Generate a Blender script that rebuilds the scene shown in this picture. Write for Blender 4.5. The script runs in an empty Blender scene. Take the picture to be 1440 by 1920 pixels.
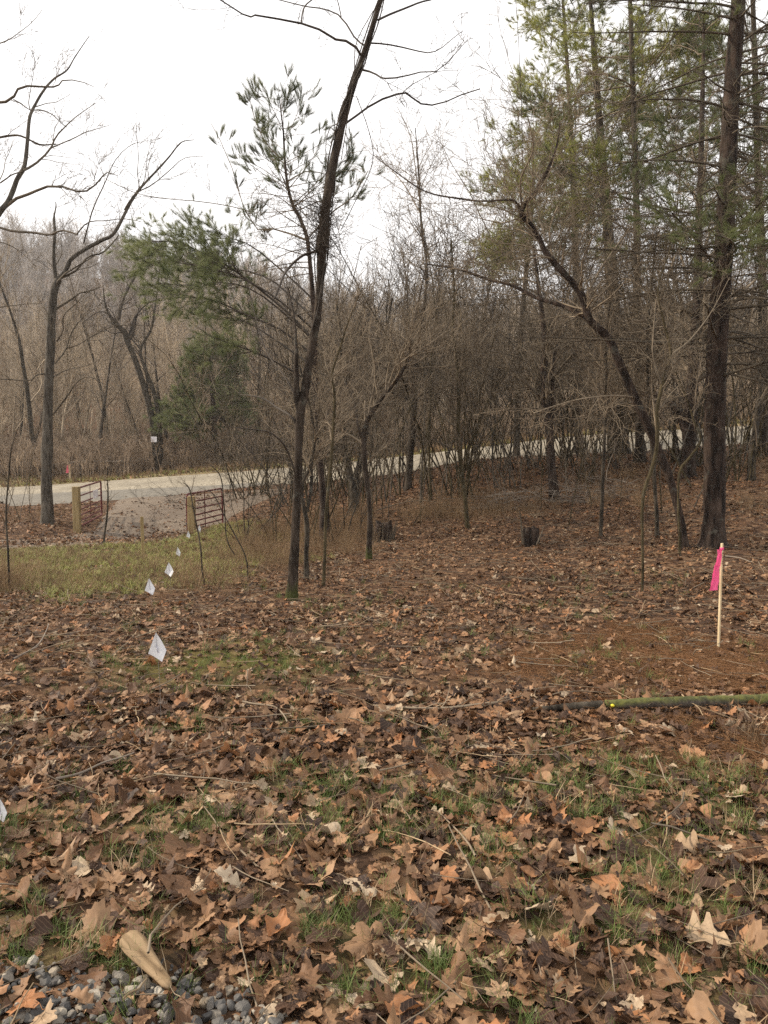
import bpy, math, random
import numpy as np
from mathutils import Vector
sc = bpy.context.scene
R_ = math.radians
# ------------------------------------------------------------------ camera
F = 1445.0; CX, CY = 720.0, 960.0; TH = math.atan(112/F); CAMZ = 1.6
cam = bpy.data.cameras.new('camera'); camo = bpy.data.objects.new('camera', cam)
sc.collection.objects.link(camo)
cam.sensor_fit = 'VERTICAL'; cam.angle_y = 2*math.atan(960/F); cam.clip_end = 3000; cam.clip_start = .02
camo.location = (0, 0, CAMZ); camo.rotation_euler = (math.pi/2 - TH, 0, 0)
sc.camera = camo
# ------------------------------------------------------------------ sky, sun, exposure
SUN_EL, SUN_AZ = R_(33), R_(-78)          # azimuth from +Y towards +X
w = bpy.data.worlds.new('World'); sc.world = w; w.use_nodes = True
nt = w.node_tree; nt.nodes.clear()
sky = nt.nodes.new('ShaderNodeTexSky'); sky.sky_type = 'NISHITA'; sky.sun_disc = False
sky.sun_elevation = SUN_EL; sky.sun_rotation = SUN_AZ; sky.dust_density = 3; sky.air_density = 1
cl = nt.nodes.new('ShaderNodeMix'); cl.data_type = 'RGBA'; cl.inputs[0].default_value = .93
cl.inputs[7].default_value = (12.4, 12.1, 11.9, 1)      # the closed white cloud cover
bg = nt.nodes.new('ShaderNodeBackground'); bg.inputs[1].default_value = .1
wo = nt.nodes.new('ShaderNodeOutputWorld')
nt.links.new(sky.outputs[0], cl.inputs[6]); nt.links.new(cl.outputs[2], bg.inputs[0]); nt.links.new(bg.outputs[0], wo.inputs[0])
sun = bpy.data.lights.new('sun', 'SUN'); sun.energy = 4.2; sun.angle = R_(2.5); sun.color = (1, .86, .69)
suno = bpy.data.objects.new('sun', sun); sc.collection.objects.link(suno)
sd = Vector((math.sin(SUN_AZ)*math.cos(SUN_EL), math.cos(SUN_AZ)*math.cos(SUN_EL), math.sin(SUN_EL)))
suno.rotation_euler = sd.to_track_quat('Z', 'Y').to_euler()
sc.view_settings.view_transform = 'Standard'; sc.view_settings.look = 'None'
sc.view_settings.exposure = 0.3; sc.view_settings.gamma = 1
cy = sc.cycles
cy.max_bounces = 4; cy.diffuse_bounces = 3; cy.glossy_bounces = 1; cy.transmission_bounces = 2; cy.volume_bounces = 0
cy.transparent_max_bounces = 8; cy.caustics_reflective = False; cy.caustics_refractive = False
cy.sample_clamp_indirect = 2.0; cy.sample_clamp_direct = 6.0; cy.use_adaptive_sampling = True; cy.adaptive_threshold = .015; cy.use_denoising = False; cy.denoiser = 'OPENIMAGEDENOISE'; cy.denoising_input_passes = 'RGB_ALBEDO_NORMAL'; cy.denoising_prefilter = 'FAST'

# ------------------------------------------------------------------ helpers
C = sc.collection
def W(px, py, Y):
    xc = (np.asarray(px, float)-CX)/F; yc = -(np.asarray(py, float)-CY)/F
    dy = math.cos(TH) + yc*math.sin(TH); dz = -math.sin(TH) + yc*math.cos(TH)
    t = np.asarray(Y, float)/dy
    return np.stack([xc*t, dy*t, CAMZ+dz*t], -1)
def hash2(i, j, s):
    n = (i*374761393 + j*668265263 + s*1442695041).astype(np.int64)
    n = (n ^ (n >> 13))*1274126177; n = n ^ (n >> 16)
    return (n & 0xffffff)/float(0xffffff)
def vn(x, y, s, seed=0):
    x = np.asarray(x, float)/s; y = np.asarray(y, float)/s
    i = np.floor(x).astype(np.int64); j = np.floor(y).astype(np.int64); u = x-i; v = y-j
    u = u*u*(3-2*u); v = v*v*(3-2*v)
    return (hash2(i, j, seed)*(1-u)+hash2(i+1, j, seed)*u)*(1-v)+(hash2(i, j+1, seed)*(1-u)+hash2(i+1, j+1, seed)*u)*v
def fbm(x, y, s, seed=0, o=4):
    r = 0; a = .5; t = 0
    for k in range(o):
        r = r+a*vn(x, y, s/2**k, seed+k*7); t += a; a *= .5
    return r/t
# terrain: heights read off along the slope, joined by a smooth surface
cps = [(0, 1110, 9.3), (270, 1060, 13), (150, 990, 25), (88, 985, 25), (360, 1003, 24), (0, 1030, 17), (0, 940, 34), (0, 912, 42),
       (300, 925, 34), (300, 893, 42), (550, 905, 33), (550, 875, 41), (800, 880, 31), (800, 850, 39), (1100, 852, 29), (1100, 815, 37),
       (1440, 828, 27), (1440, 795, 35), (547, 1122, 9), (692, 1048, 13), (1335, 1028, 11.5), (720, 1015, 15.5), (995, 1020, 13),
       (1040, 935, 19), (875, 990, 15.5), (765, 915, 24), (665, 960, 19), (1160, 855, 27), (1290, 895, 19), (1410, 900, 17),
       (1283, 1025, 11.5), (1347, 1215, 6.3), (440, 985, 23), (900, 870, 28), (640, 935, 27), (-300, 935, 38), (-300, 1000, 25),
       (1700, 800, 27), (1700, 780, 36)]
pts = [tuple(W(a, b, c)) for a, b, c in cps]
pts += [(x, y, 0) for x in (-4, -1.5, 0, 1.5, 4) for y in (-3, 1.5, 3.5, 5)] + [(-12, 2, -.1), (12, 3, .3), (-20, -10, 0), (20, -10, .3), (20, 12, 1.2), (-20, 12, -.5)]
for x in (-60, -30, -10, 10, 30, 60):
    pts += [(x, 50, .3+max(x, -10)*.05+.8), (x, 62, 2.5+x*.03), (x, 85, 7+x*.02)]
for x in (-120, -70, -30, 0, 40, 90):
    e = {-120: 1.18, -70: 1.05, -30: .82, 0: .52, 40: .45, 90: .45}[x]
    pts += [(x, 120, 8+12*e), (x, 150, 9+22*e), (x, 190, 11+31*e), (x, 260, 11+33*e)]
pts += [(-300, 0, -5), (300, 0, 8), (-300, 400, 50), (300, 400, 40), (0, -300, 0), (-300, -300, 0), (300, -300, 0), (0, 420, 40)]
PT = np.array(pts)
def kern(d2): return np.sqrt(d2+9.0)
_d = ((PT[:, None, :2]-PT[None, :, :2])**2).sum(-1)
_n = len(PT); A = np.zeros((_n+3, _n+3)); A[:_n, :_n] = kern(_d) - np.eye(_n)*.05
A[:_n, _n] = 1; A[:_n, _n+1:] = PT[:, :2]; A[_n, :_n] = 1; A[_n+1:, :_n] = PT[:, :2].T
_w = np.linalg.lstsq(A, np.r_[PT[:, 2], 0, 0, 0], rcond=None)[0]
def base_z(x, y):
    x = np.asarray(x, float); y = np.asarray(y, float); sh = x.shape
    x = x.ravel(); y = y.ravel(); out = np.empty(len(x))
    for a in range(0, len(x), 20000):
        xx = x[a:a+20000]; yy = y[a:a+20000]
        d = (xx[:, None]-PT[None, :, 0])**2+(yy[:, None]-PT[None, :, 1])**2
        out[a:a+20000] = kern(d)@_w[:_n]+_w[_n]+_w[_n+1]*xx+_w[_n+2]*yy
    return out.reshape(sh)
_YS = np.exp(np.linspace(math.log(1.2), math.log(120), 220))
def ground_hit(px, py, base=False):
    for fn in ((base_z,) if base else (base_z, gz)):
        ys = _YS if fn is base_z else np.linspace(lo*.85, hi*1.2, 60)
        p = W(np.full(len(ys), px), np.full(len(ys), py), ys); under = p[:, 2] < fn(p[:, 0], p[:, 1])
        k = int(np.argmax(under)) if under.any() else len(ys)-1
        lo, hi = ys[max(k-1, 0)], ys[k]
    p = W(px, py, (lo+hi)/2)
    return p[:2]
# road and driveway strips (plan)
road_n = np.array([W(a, b, c)[:2] for a, b, c in [(-900, 955, 36), (-300, 945, 35), (0, 941, 34), (200, 930, 34), (400, 914, 34), (550, 905, 33), (700, 892, 32), (850, 876, 31), (1000, 861, 30), (1100, 852, 29), (1250, 841, 28), (1440, 828, 27), (1800, 805, 25), (2400, 760, 22)]])
road_f = np.array([W(a, b, c)[:2] for a, b, c in [(-900, 925, 45), (-300, 916, 43), (0, 912, 42), (200, 901, 42), (400, 884, 42), (550, 874, 41), (700, 861, 40), (850, 845, 39), (1000, 829, 38), (1100, 816, 37), (1250, 806, 36), (1440, 795, 35), (1800, 775, 33), (2400, 740, 30)]])
drv_a = np.array([ground_hit(a, b, True) for a, b in [(-300, 1078), (0, 1034), (120, 1025), (230, 1018), (345, 1003), (440, 968), (520, 932), (570, 906)]])
drv_b = np.array([ground_hit(a, b, True) for a, b in [(-300, 1015), (0, 1006), (60, 1003), (120, 998), (165, 985), (180, 965), (195, 945), (205, 932)]])
def smooth_line(P, n, closed=False):
    P = np.asarray(P, float); m = len(P); t = np.linspace(0, m-1, n); i = np.clip(t.astype(int), 0, m-2); u = (t-i)[:, None]
    g = lambda k: P[np.clip(k, 0, m-1)]
    p0, p1, p2, p3 = g(i-1), g(i), g(i+1), g(i+2)
    return .5*((2*p1)+(-p0+p2)*u+(2*p0-5*p1+4*p2-p3)*u*u+(-p0+3*p1-3*p2+p3)*u**3)
def inpoly(x, y, poly):
    ins = np.zeros(x.shape, bool); n = len(poly)
    for k in range(n):
        x0, y0 = poly[k]; x1, y1 = poly[(k+1) % n]
        c = ((y0 > y) != (y1 > y)) & (x < (x1-x0)*(y-y0)/((y1-y0) or 1e-9)+x0)
        ins ^= c
    return ins
def segdist(x, y, poly, closed=True):
    d = np.full(x.shape, 1e9); n = len(poly)
    for k in range(n if closed else n-1):
        a = np.array(poly[k]); b = np.array(poly[(k+1) % n]); ab = b-a; L = ab@ab+1e-9
        t = np.clip(((x-a[0])*ab[0]+(y-a[1])*ab[1])/L, 0, 1)
        d = np.minimum(d, np.hypot(x-a[0]-t*ab[0], y-a[1]-t*ab[1]))
    return d
def mask(x, y, poly, soft=.5, nz=.6):
    x = np.asarray(x, float); y = np.asarray(y, float)
    s = segdist(x, y, poly)*np.where(inpoly(x, y, poly), 1, -1)+(fbm(x, y, 1.2, 5)-.5)*2*nz
    return np.clip(s/soft+.5, 0, 1)
RN = smooth_line(road_n, 80); RF = smooth_line(road_f, 80); DA = smooth_line(drv_a, 50); DB = smooth_line(drv_b, 50)
road_poly = [tuple(p) for p in RN[::4]]+[tuple(p) for p in RF[::-4]]
drv_poly = [tuple(p) for p in DA[::4]]+[tuple(p) for p in DB[::-4]]
lawn_poly = [tuple(ground_hit(a, b, True)) for a, b in [(-500, 1120), (0, 1108), (120, 1112), (230, 1104), (330, 1092), (420, 1078), (455, 1040), (445, 985), (350, 1002), (230, 1017), (0, 1033), (-500, 1090)]]
def sheet_mask(x, y):
    r = mask(x, y, road_poly, .6, 0); d = mask(x, y, drv_poly, .5, 0)
    return np.maximum(r, d)
def gz(x, y, sink=True):
    x = np.asarray(x, float); y = np.asarray(y, float)
    z = base_z(x, y); d = np.hypot(x, y)
    m = sheet_mask(x, y) if sink else 0*x
    b = (fbm(x, y, 1.1, 11)-.5)*.12+(fbm(x, y, .28, 23, 2)-.5)*.035
    b = b+(fbm(x, y, 6, 31, 3)-.5)*np.clip((d-8)/30, 0, 1)*.5
    return z+b*(1-m)-m*.09*np.clip((d-5)/5, 0, 1)
def gzs(x, y): return float(gz(np.array([x]), np.array([y]))[0])

# ---- object helpers
def thing(name, label, cat, loc, group=None, kind=None):
    o = bpy.data.objects.new(name, None); C.objects.link(o); o.location = tuple(loc); o.empty_display_size = .2
    o['label'] = label; o['category'] = cat
    if group: o['group'] = group
    if kind: o['kind'] = kind
    return o
def tag(o, label=None, cat=None, group=None, kind=None):
    if label: o['label'] = label
    if cat: o['category'] = cat
    if group: o['group'] = group
    if kind: o['kind'] = kind
    return o
def mesh_obj(name, V, Fc, mat, parent=None, loc=None, smooth=True, link=True, nv=None):
    me = bpy.data.meshes.new(name)
    V = np.asarray(V, np.float32)
    if isinstance(Fc, np.ndarray):
        k = Fc.shape[1]; me.vertices.add(len(V)); me.vertices.foreach_set('co', V.ravel())
        me.loops.add(Fc.size); me.loops.foreach_set('vertex_index', Fc.astype(np.int32).ravel())
        me.polygons.add(len(Fc)); me.polygons.foreach_set('loop_start', np.arange(0, Fc.size, k, dtype=np.int32))
        me.update(calc_edges=True)
    else:
        me.from_pydata([tuple(v) for v in V], [], Fc)
    me.polygons.foreach_set('use_smooth', np.full(len(me.polygons), smooth))
    for m in (mat if isinstance(mat, (list, tuple)) else [mat]): me.materials.append(m)
    o = bpy.data.objects.new(name, me)
    if link: C.objects.link(o)
    if parent: o.parent = parent
    if loc is not None: o.location = tuple(loc)
    return o
def tubes(P, Rr, sides=3, cap=False):
    """P (N,K,3), R (N,K) -> verts, quads"""
    P = np.asarray(P, float); Rr = np.asarray(Rr, float); N, K, _ = P.shape
    T = np.gradient(P, axis=1); T /= np.linalg.norm(T, axis=-1, keepdims=True)+1e-12
    ref = np.zeros((N, 1, 3)); mt = np.abs(T.mean(1)); ax = mt.argmin(-1); ref[np.arange(N), 0, ax] = 1
    U = np.cross(T, ref); U /= np.linalg.norm(U, axis=-1, keepdims=True)+1e-12; Vv = np.cross(T, U)
    a = np.arange(sides)*2*math.pi/sides
    ring = U[:, :, None]*np.cos(a)[None, None, :, None]+Vv[:, :, None]*np.sin(a)[None, None, :, None]
    V = P[:, :, None]+ring*Rr[:, :, None, None]
    V = V.reshape(-1, 3)
    n = np.arange(N)[:, None, None]*K*sides; k = np.arange(K-1)[None, :, None]*sides; s = np.arange(sides)[None, None, :]; s2 = (s+1) % sides
    Q = np.stack([n+k+s, n+k+s2, n+k+sides+s2, n+k+sides+s], -1).reshape(-1, 4)
    return V, Q
def join(parts):
    Vs, Qs, o = [], [], 0
    for V, Q in parts:
        Vs.append(V); Qs.append(Q+o); o += len(V)
    return np.concatenate(Vs), np.concatenate(Qs)
def spawn(rng, P, Rr, n, t0, t1, L, ang=.8, up=.1, wand=.25, K=5, rr=.5, rmin=.002, taper=.3, lscale=.5, flat=1.0, horiz=False):
    N, K0, _ = P.shape
    ln = np.linalg.norm(np.diff(P, axis=1), axis=-1).sum(1)+1e-6
    i = rng.choice(N, n, p=ln/ln.sum()); t = t0+(t1-t0)*rng.random(n)
    f = t*(K0-1); a = np.clip(f.astype(int), 0, K0-2); u = (f-a)[:, None]
    pos = P[i, a]*(1-u)+P[i, a+1]*u; tan = P[i, a+1]-P[i, a]; tan /= np.linalg.norm(tan, axis=-1, keepdims=True)+1e-9
    rp = Rr[i, a]*(1-u[:, 0])+Rr[i, a+1]*u[:, 0]
    q = rng.normal(size=(n, 3)); q[:, 2] *= flat
    q -= (q*tan).sum(-1, keepdims=True)*tan
    if horiz: q[:, 2] = rng.normal(size=n)*.1
    q /= np.linalg.norm(q, axis=-1, keepdims=True)+1e-9
    an = ang*(.7+.6*rng.random(n))[:, None]
    d = np.cos(an)*tan+np.sin(an)*q; d[:, 2] += up; d /= np.linalg.norm(d, axis=-1, keepdims=True)
    Ls = L*(.5+.8*rng.random(n))*(1-lscale*t)
    out = np.empty((n, K, 3)); out[:, 0] = pos; cur = pos.copy()
    for k in range(1, K):
        d = d+rng.normal(size=(n, 3))*wand/math.sqrt(K)*1.6; d[:, 2] += up*.4/K*4; d /= np.linalg.norm(d, axis=-1, keepdims=True)
        cur = cur+d*(Ls/(K-1))[:, None]; out[:, k] = cur
    r0 = np.maximum(rp*rr, rmin)
    R2 = r0[:, None]*(1-(1-taper)*np.linspace(0, 1, K)[None])
    return out, np.maximum(R2, rmin*.6)

# ---- materials
def mat(name): m = bpy.data.materials.new(name); m.use_nodes = True; return m, m.node_tree, m.node_tree.nodes['Principled BSDF']
def ramp(nt, stops, fac, interp='LINEAR'):
    r = nt.nodes.new('ShaderNodeValToRGB'); r.color_ramp.interpolation = interp
    e = r.color_ramp.elements
    while len(e) < len(stops): e.new(.5)
    for k, (p, c) in enumerate(stops): e[k].position = p; e[k].color = (*c, 1)
    nt.links.new(fac, r.inputs[0]); return r.outputs[0]
def noise(nt, scale, detail=4, coord='Object', sc3=None, rough=.55):
    t = nt.nodes.new('ShaderNodeTexCoord'); n = nt.nodes.new('ShaderNodeTexNoise'); n.inputs['Scale'].default_value = scale
    n.inputs['Detail'].default_value = detail; n.inputs['Roughness'].default_value = rough
    if sc3:
        mp = nt.nodes.new('ShaderNodeMapping'); mp.inputs['Scale'].default_value = sc3; nt.links.new(t.outputs[coord], mp.inputs[0]); nt.links.new(mp.outputs[0], n.inputs[0])
    else: nt.links.new(t.outputs[coord], n.inputs[0])
    return n.outputs[0]
def mixc(nt, f, a, b, mode='MIX'):
    m = nt.nodes.new('ShaderNodeMix'); m.data_type = 'RGBA'; m.blend_type = mode
    for s, v in ((0, f), (6, a), (7, b)):
        if isinstance(v, (float, int)): m.inputs[s].default_value = v
        elif isinstance(v, tuple): m.inputs[s].default_value = (*v, 1)
        else: nt.links.new(v, m.inputs[s])
    return m.outputs[2]
def bump(nt, b, h, strength=.5, dist=.02):
    n = nt.nodes.new('ShaderNodeBump'); n.inputs['Strength'].default_value = strength; n.inputs['Distance'].default_value = dist
    nt.links.new(h, n.inputs['Height']); nt.links.new(n.outputs[0], b.inputs['Normal'])
def simple(name, stops, scale=8, rough=.85, sc3=None, bs=.4, bd=.01, rand=0, detail=4):
    m, nt, b = mat(name); n = noise(nt, scale, detail, sc3=sc3)
    col = ramp(nt, stops, n)
    if rand:
        oi = nt.nodes.new('ShaderNodeObjectInfo')
        v = ramp(nt, [(0, (1-rand,)*3), (1, (1+rand,)*3)], oi.outputs['Random']); col = mixc(nt, 1.0, col, v, 'MULTIPLY')
    nt.links.new(col, b.inputs['Base Color']); b.inputs['Roughness'].default_value = rough
    b.inputs['Specular IOR Level'].default_value = .25
    if bs: bump(nt, b, n, bs, bd)
    return m
def bark(name, dark, light, moss=None, sc=14):
    m, nt, b = mat(name)
    n1 = noise(nt, sc, 6, sc3=(1, 1, .22), rough=.65); n2 = noise(nt, 2.2, 3)
    col = ramp(nt, [(.40, tuple(c*.7 for c in dark)), (.5, tuple((a+b)/2 for a, b in zip(dark, light))), (.62, light)], n1); n5 = noise(nt, 7, 5); col = mixc(nt, ramp(nt, [(.58, (0, 0, 0)), (.68, (.55, .55, .55))], n5), col, (.19, .185, .15))
    col = mixc(nt, n2, col, tuple(c*.6 for c in dark))
    if moss:
        geo = nt.nodes.new('ShaderNodeTexCoord'); sp = nt.nodes.new('ShaderNodeSeparateXYZ'); nt.links.new(geo.outputs['Object'], sp.inputs[0])
        n3 = noise(nt, 5, 3); mr = nt.nodes.new('ShaderNodeMath'); mr.operation = 'MULTIPLY_ADD'
        nt.links.new(n3, mr.inputs[0]); mr.inputs[1].default_value = 1.4
        md = nt.nodes.new('ShaderNodeMath'); md.operation = 'MULTIPLY'; md.inputs[1].default_value = -1/moss; nt.links.new(sp.outputs[2], md.inputs[0]); nt.links.new(md.outputs[0], mr.inputs[2])
        col = mixc(nt, ramp(nt, [(.1, (0, 0, 0)), (.5, (1, 1, 1))], mr.outputs[0]), col, (.05, .055, .018))
    nt.links.new(col, b.inputs['Base Color']); b.inputs['Roughness'].default_value = .9; b.inputs['Specular IOR Level'].default_value = .15
    bump(nt, b, n1, 1.0, .035)
    return m
M = {}
M['bark'] = bark('bark_grey', (.035, .029, .022), (.145, .12, .09))
M['bark_moss'] = bark('bark_mossy', (.03, .022, .016), (.11, .085, .065), moss=.45)
M['bark_pine'] = bark('bark_pine', (.022, .016, .013), (.12, .085, .065), sc=11)
M['bark_pale_haze'] = bark('bark_pale_haze', (.07, .06, .048), (.21, .185, .15), sc=12)  # paler bark; haze over the left trees' limbs is put into the colour
M['bark_far'] = bark('bark_far', (.05, .04, .03), (.13, .105, .08), sc=5)
M['bark_yel'] = bark('bark_yellowish', (.05, .04, .022), (.14, .11, .06), sc=20)
M['twig'] = simple('twig_brown', [(.3, (.10, .078, .055)), (.7, (.27, .215, .15))], 3, bs=0, rand=.3)
M['twig_dark'] = simple('twig_dark', [(.3, (.03, .024, .02)), (.7, (.085, .07, .055))], 3, bs=0)
M['twig_mid'] = simple('twig_mid', [(.3, (.07, .056, .04)), (.7, (.19, .155, .11))], 3, bs=0, rand=.3)
M['twig_grey'] = simple('twig_grey', [(.3, (.13, .105, .085)), (.7, (.28, .235, .185))], 3, bs=0)
M['wood_far'] = simple('far_twig', [(.3, (.26, .205, .14)), (.7, (.52, .43, .32))], .6, bs=0, rand=.35)
M['wood_hill'] = simple('hill_twig', [(.3, (.27, .24, .215)), (.7, (.48, .44, .40))], .6, bs=0, rand=.3)
M['brush_far'] = simple('brush_red', [(.3, (.19, .14, .10)), (.7, (.40, .31, .22))], .6, bs=0, rand=.35)
def needle(name, a, b2, tr=.35):
    m, nt, b = mat(name); n = noise(nt, 1.3, 3)
    col = ramp(nt, [(.35, a), (.65, b2)], n)
    nt.links.new(col, b.inputs['Base Color']); b.inputs['Roughness'].default_value = .6; b.inputs['Specular IOR Level'].default_value = .3
    t = nt.nodes.new('ShaderNodeBsdfTranslucent'); nt.links.new(col, t.inputs[0]); mx = nt.nodes.new('ShaderNodeMixShader'); mx.inputs[0].default_value = tr
    nt.links.new(b.outputs[0], mx.inputs[1]); nt.links.new(t.outputs[0], mx.inputs[2]); nt.links.new(mx.outputs[0], nt.nodes['Material Output'].inputs[0])
    return m
M['needle'] = needle('needles_green', (.10, .12, .055), (.25, .27, .13), .5)
M['needle_top'] = needle('needles_grey_green', (.07, .085, .045), (.17, .19, .10), .4)
M['needle_y'] = needle('needles_yellowish', (.17, .19, .05), (.40, .40, .11), .55)
M['needle_d'] = needle('needles_dark', (.08, .10, .045), (.20, .22, .09), .5)
def leafmat(name, stops):
    m, nt, b = mat(name)
    oi = nt.nodes.new('ShaderNodeObjectInfo'); col = ramp(nt, stops, oi.outputs['Random'])
    n = noise(nt, 28, 3); col = mixc(nt, ramp(nt, [(.35, (.35, .35, .35)), (.7, (0, 0, 0))], n), col, (.05, .028, .018))
    t = nt.nodes.new('ShaderNodeTexCoord'); wv = nt.nodes.new('ShaderNodeTexWave'); wv.inputs['Scale'].default_value = 26; wv.inputs['Distortion'].default_value = 3
    nt.links.new(t.outputs['Object'], wv.inputs[0])
    col = mixc(nt, ramp(nt, [(0, (.25, .25, .25)), (.15, (0, 0, 0))], wv.outputs[1]), col, (.3, .19, .12))
    nt.links.new(col, b.inputs['Base Color']); b.inputs['Roughness'].default_value = .62; b.inputs['Specular IOR Level'].default_value = .3
    bump(nt, b, n, .5, .004)
    tl = nt.nodes.new('ShaderNodeBsdfTranslucent'); nt.links.new(col, tl.inputs[0]); mx = nt.nodes.new('ShaderNodeMixShader'); mx.inputs[0].default_value = .12
    nt.links.new(b.outputs[0], mx.inputs[1]); nt.links.new(tl.outputs[0], mx.inputs[2]); nt.links.new(mx.outputs[0], nt.nodes['Material Output'].inputs[0])
    return m
M['leaf'] = leafmat('dead_leaf', [(0, (.022, .012, .008)), (.2, (.065, .033, .018)), (.42, (.155, .078, .037)), (.62, (.24, .13, .064)), (.79, (.34, .205, .11)), (.88, (.38, .165, .065)), (.96, (.44, .32, .2)), (1, (.55, .44, .31))])
M['grass'] = simple('grass_blade', [(.3, (.06, .10, .025)), (.55, (.13, .17, .045)), (.75, (.24, .20, .10))], 6, rough=.6, bs=0, rand=.3)
M['lawn'] = simple('lawn_blade', [(.3, (.20, .22, .06)), (.5, (.33, .32, .11)), (.7, (.50, .41, .22))], 3, rough=.6, bs=0, rand=.3)
M['straw'] = simple('dry_straw', [(.3, (.2, .14, .08)), (.7, (.42, .32, .2))], 6, bs=0, rand=.45)
M['stalk'] = simple('dry_weed', [(.3, (.16, .10, .055)), (.7, (.30, .21, .12))], 3, bs=0, rand=.4)
M['needle_litter'] = simple('fallen_needle', [(.3, (.12, .055, .024)), (.7, (.24, .13, .06))], 6, bs=0, rand=.4)
def pebble_mat():
    m, nt, b = mat('pebble'); oi = nt.nodes.new('ShaderNodeObjectInfo'); n = noise(nt, 60, 5)
    col = ramp(nt, [(0, (.045, .043, .041)), (.4, (.10, .096, .088)), (.65, (.17, .155, .13)), (.85, (.24, .19, .13)), (1, (.40, .37, .31))], oi.outputs['Random'])
    col = mixc(nt, ramp(nt, [(.4, (0, 0, 0)), (.7, (.5, .5, .5))], n), col, (.06, .05, .045)); nt.links.new(col, b.inputs['Base Color']); b.inputs['Roughness'].default_value = .75; bump(nt, b, n, .3, .002); return m
M['stone'] = pebble_mat()

# ---- ground material (masks as attributes say what lies there)
def ground_material():
    m, nt, b = mat('forest_floor')
    n1 = noise(nt, 9, 8, rough=.7); n2 = noise(nt, .9, 4); n3 = noise(nt, 40, 3)
    vo = nt.nodes.new('ShaderNodeTexVoronoi'); vo.inputs['Scale'].default_value = 11; tc = nt.nodes.new('ShaderNodeTexCoord'); nt.links.new(tc.outputs['Object'], vo.inputs[0])
    vsep = nt.nodes.new('ShaderNodeSeparateColor'); nt.links.new(vo.outputs['Color'], vsep.inputs[0])
    leafc = ramp(nt, [(0, (.04, .025, .018)), (.4, (.10, .055, .03)), (.75, (.18, .10, .055)), (1, (.30, .19, .11))], vsep.outputs[0])
    soil = ramp(nt, [(.35, (.025, .017, .012)), (.65, (.085, .052, .034))], n1)
    col = mixc(nt, .55, soil, leafc)
    def attr(nm):
        a = nt.nodes.new('ShaderNodeAttribute'); a.attribute_name = nm; return a.outputs['Fac']
    grass = ramp(nt, [(.3, (.06, .075, .02)), (.55, (.15, .16, .05)), (.8, (.26, .22, .10))], n3)
    col = mixc(nt, attr('grassy'), col, grass)
    need = ramp(nt, [(.3, (.05, .026, .013)), (.7, (.14, .075, .038))], n3)
    col = mixc(nt, attr('needly'), col, need)
    bank = ramp(nt, [(.3, (.16, .13, .07)), (.6, (.30, .24, .13))], n3)
    col = mixc(nt, attr('bank'), col, bank)
    mossc = ramp(nt, [(.3, (.05, .06, .012)), (.7, (.15, .16, .03))], n3)
    col = mixc(nt, attr('mossy'), col, mossc)
    nt.links.new(col, b.inputs['Base Color']); b.inputs['Roughness'].default_value = .95; b.inputs['Specular IOR Level'].default_value = .1
    bump(nt, b, n1, .8, .03)
    return m
M['ground'] = ground_material()
def gravel_material(name, stops, sc, leafy=0):
    m, nt, b = mat(name)
    vo = nt.nodes.new('ShaderNodeTexVoronoi'); vo.inputs['Scale'].default_value = sc; tc = nt.nodes.new('ShaderNodeTexCoord'); nt.links.new(tc.outputs['Object'], vo.inputs[0])
    sp = nt.nodes.new('ShaderNodeSeparateColor'); nt.links.new(vo.outputs['Color'], sp.inputs[0])
    col = ramp(nt, stops, sp.outputs[0]); n = noise(nt, .45, 6, rough=.7)
    col = mixc(nt, ramp(nt, [(.38, (0, 0, 0)), (.62, (.75, .75, .75))], n), col, stops[0][1])
    nt.links.new(col, b.inputs['Base Color']); b.inputs['Roughness'].default_value = .9
    bump(nt, b, vo.outputs[0], .6, .03); return m
M['road'] = gravel_material('pale_gravel', [(0, (.17, .145, .105)), (.5, (.27, .235, .17)), (1, (.42, .37, .28))], 14)
M['drive'] = gravel_material('drive_gravel', [(0, (.11, .08, .055)), (.5, (.17, .13, .09)), (1, (.26, .205, .15))], 40)

# ------------------------------------------------------------------ ground
def axis(lo, hi, near, n):
    t = np.linspace(-1, 1, n); k = 4.6
    s = np.sinh(k*t)/math.sinh(k)
    return s
xs = np.sinh(np.linspace(-1, 1, 340)*5.2)/math.sinh(5.2)*330
ya = np.r_[-np.exp(np.linspace(math.log(330), math.log(.6), 26)), np.linspace(-.3, 6, 110), 6+np.expm1(np.linspace(0, 1, 290)[1:]*4.9)/math.expm1(4.9)*420]
X, Yg = np.meshgrid(xs, ya); Z = gz(X, Yg)
V = np.stack([X, Yg, Z], -1).reshape(-1, 3)
nr, nc = X.shape; i = np.arange(nr-1)[:, None]*nc+np.arange(nc-1)[None]
Q = np.stack([i, i+1, i+nc+1, i+nc], -1).reshape(-1, 4)
ground = mesh_obj('ground', V, Q, M['ground']); ground['kind'] = 'structure'
vx, vy = V[:, 0].astype(float), V[:, 1].astype(float)
GB = [(ground_hit(a, b), r) for a, b, r in [(1080, 1470, .34), (1000, 1500, .22), (830, 1490, .26), (350, 1530, .24), (250, 1545, .2), (560, 1555, .2), (110, 1600, .25), (30, 1710, .16), (640, 1730, .2), (480, 1690, .16), (900, 1610, .2), (1150, 1640, .24), (1300, 1700, .2), (1020, 1750, .2), (1250, 1465, .25), (150, 1770, .12), (720, 1850, .13), (1350, 1830, .15), (620, 1480, .25), (980, 1860, .14), (1400, 1560, .25), (760, 1560, .18), (1180, 1840, .12), (330, 1700, .14)]]
def near_grass(x, y):
    m = 0*x
    for c, r in GB: m = np.maximum(m, 1.3-np.hypot((x-c[0])/1.7, y-c[1])/(r*1.15))
    return np.clip((m-.3+(fbm(x, y, .22, 77, 3)-.5)*2.6)*1.3, 0, 1)*(y < 6)
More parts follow.
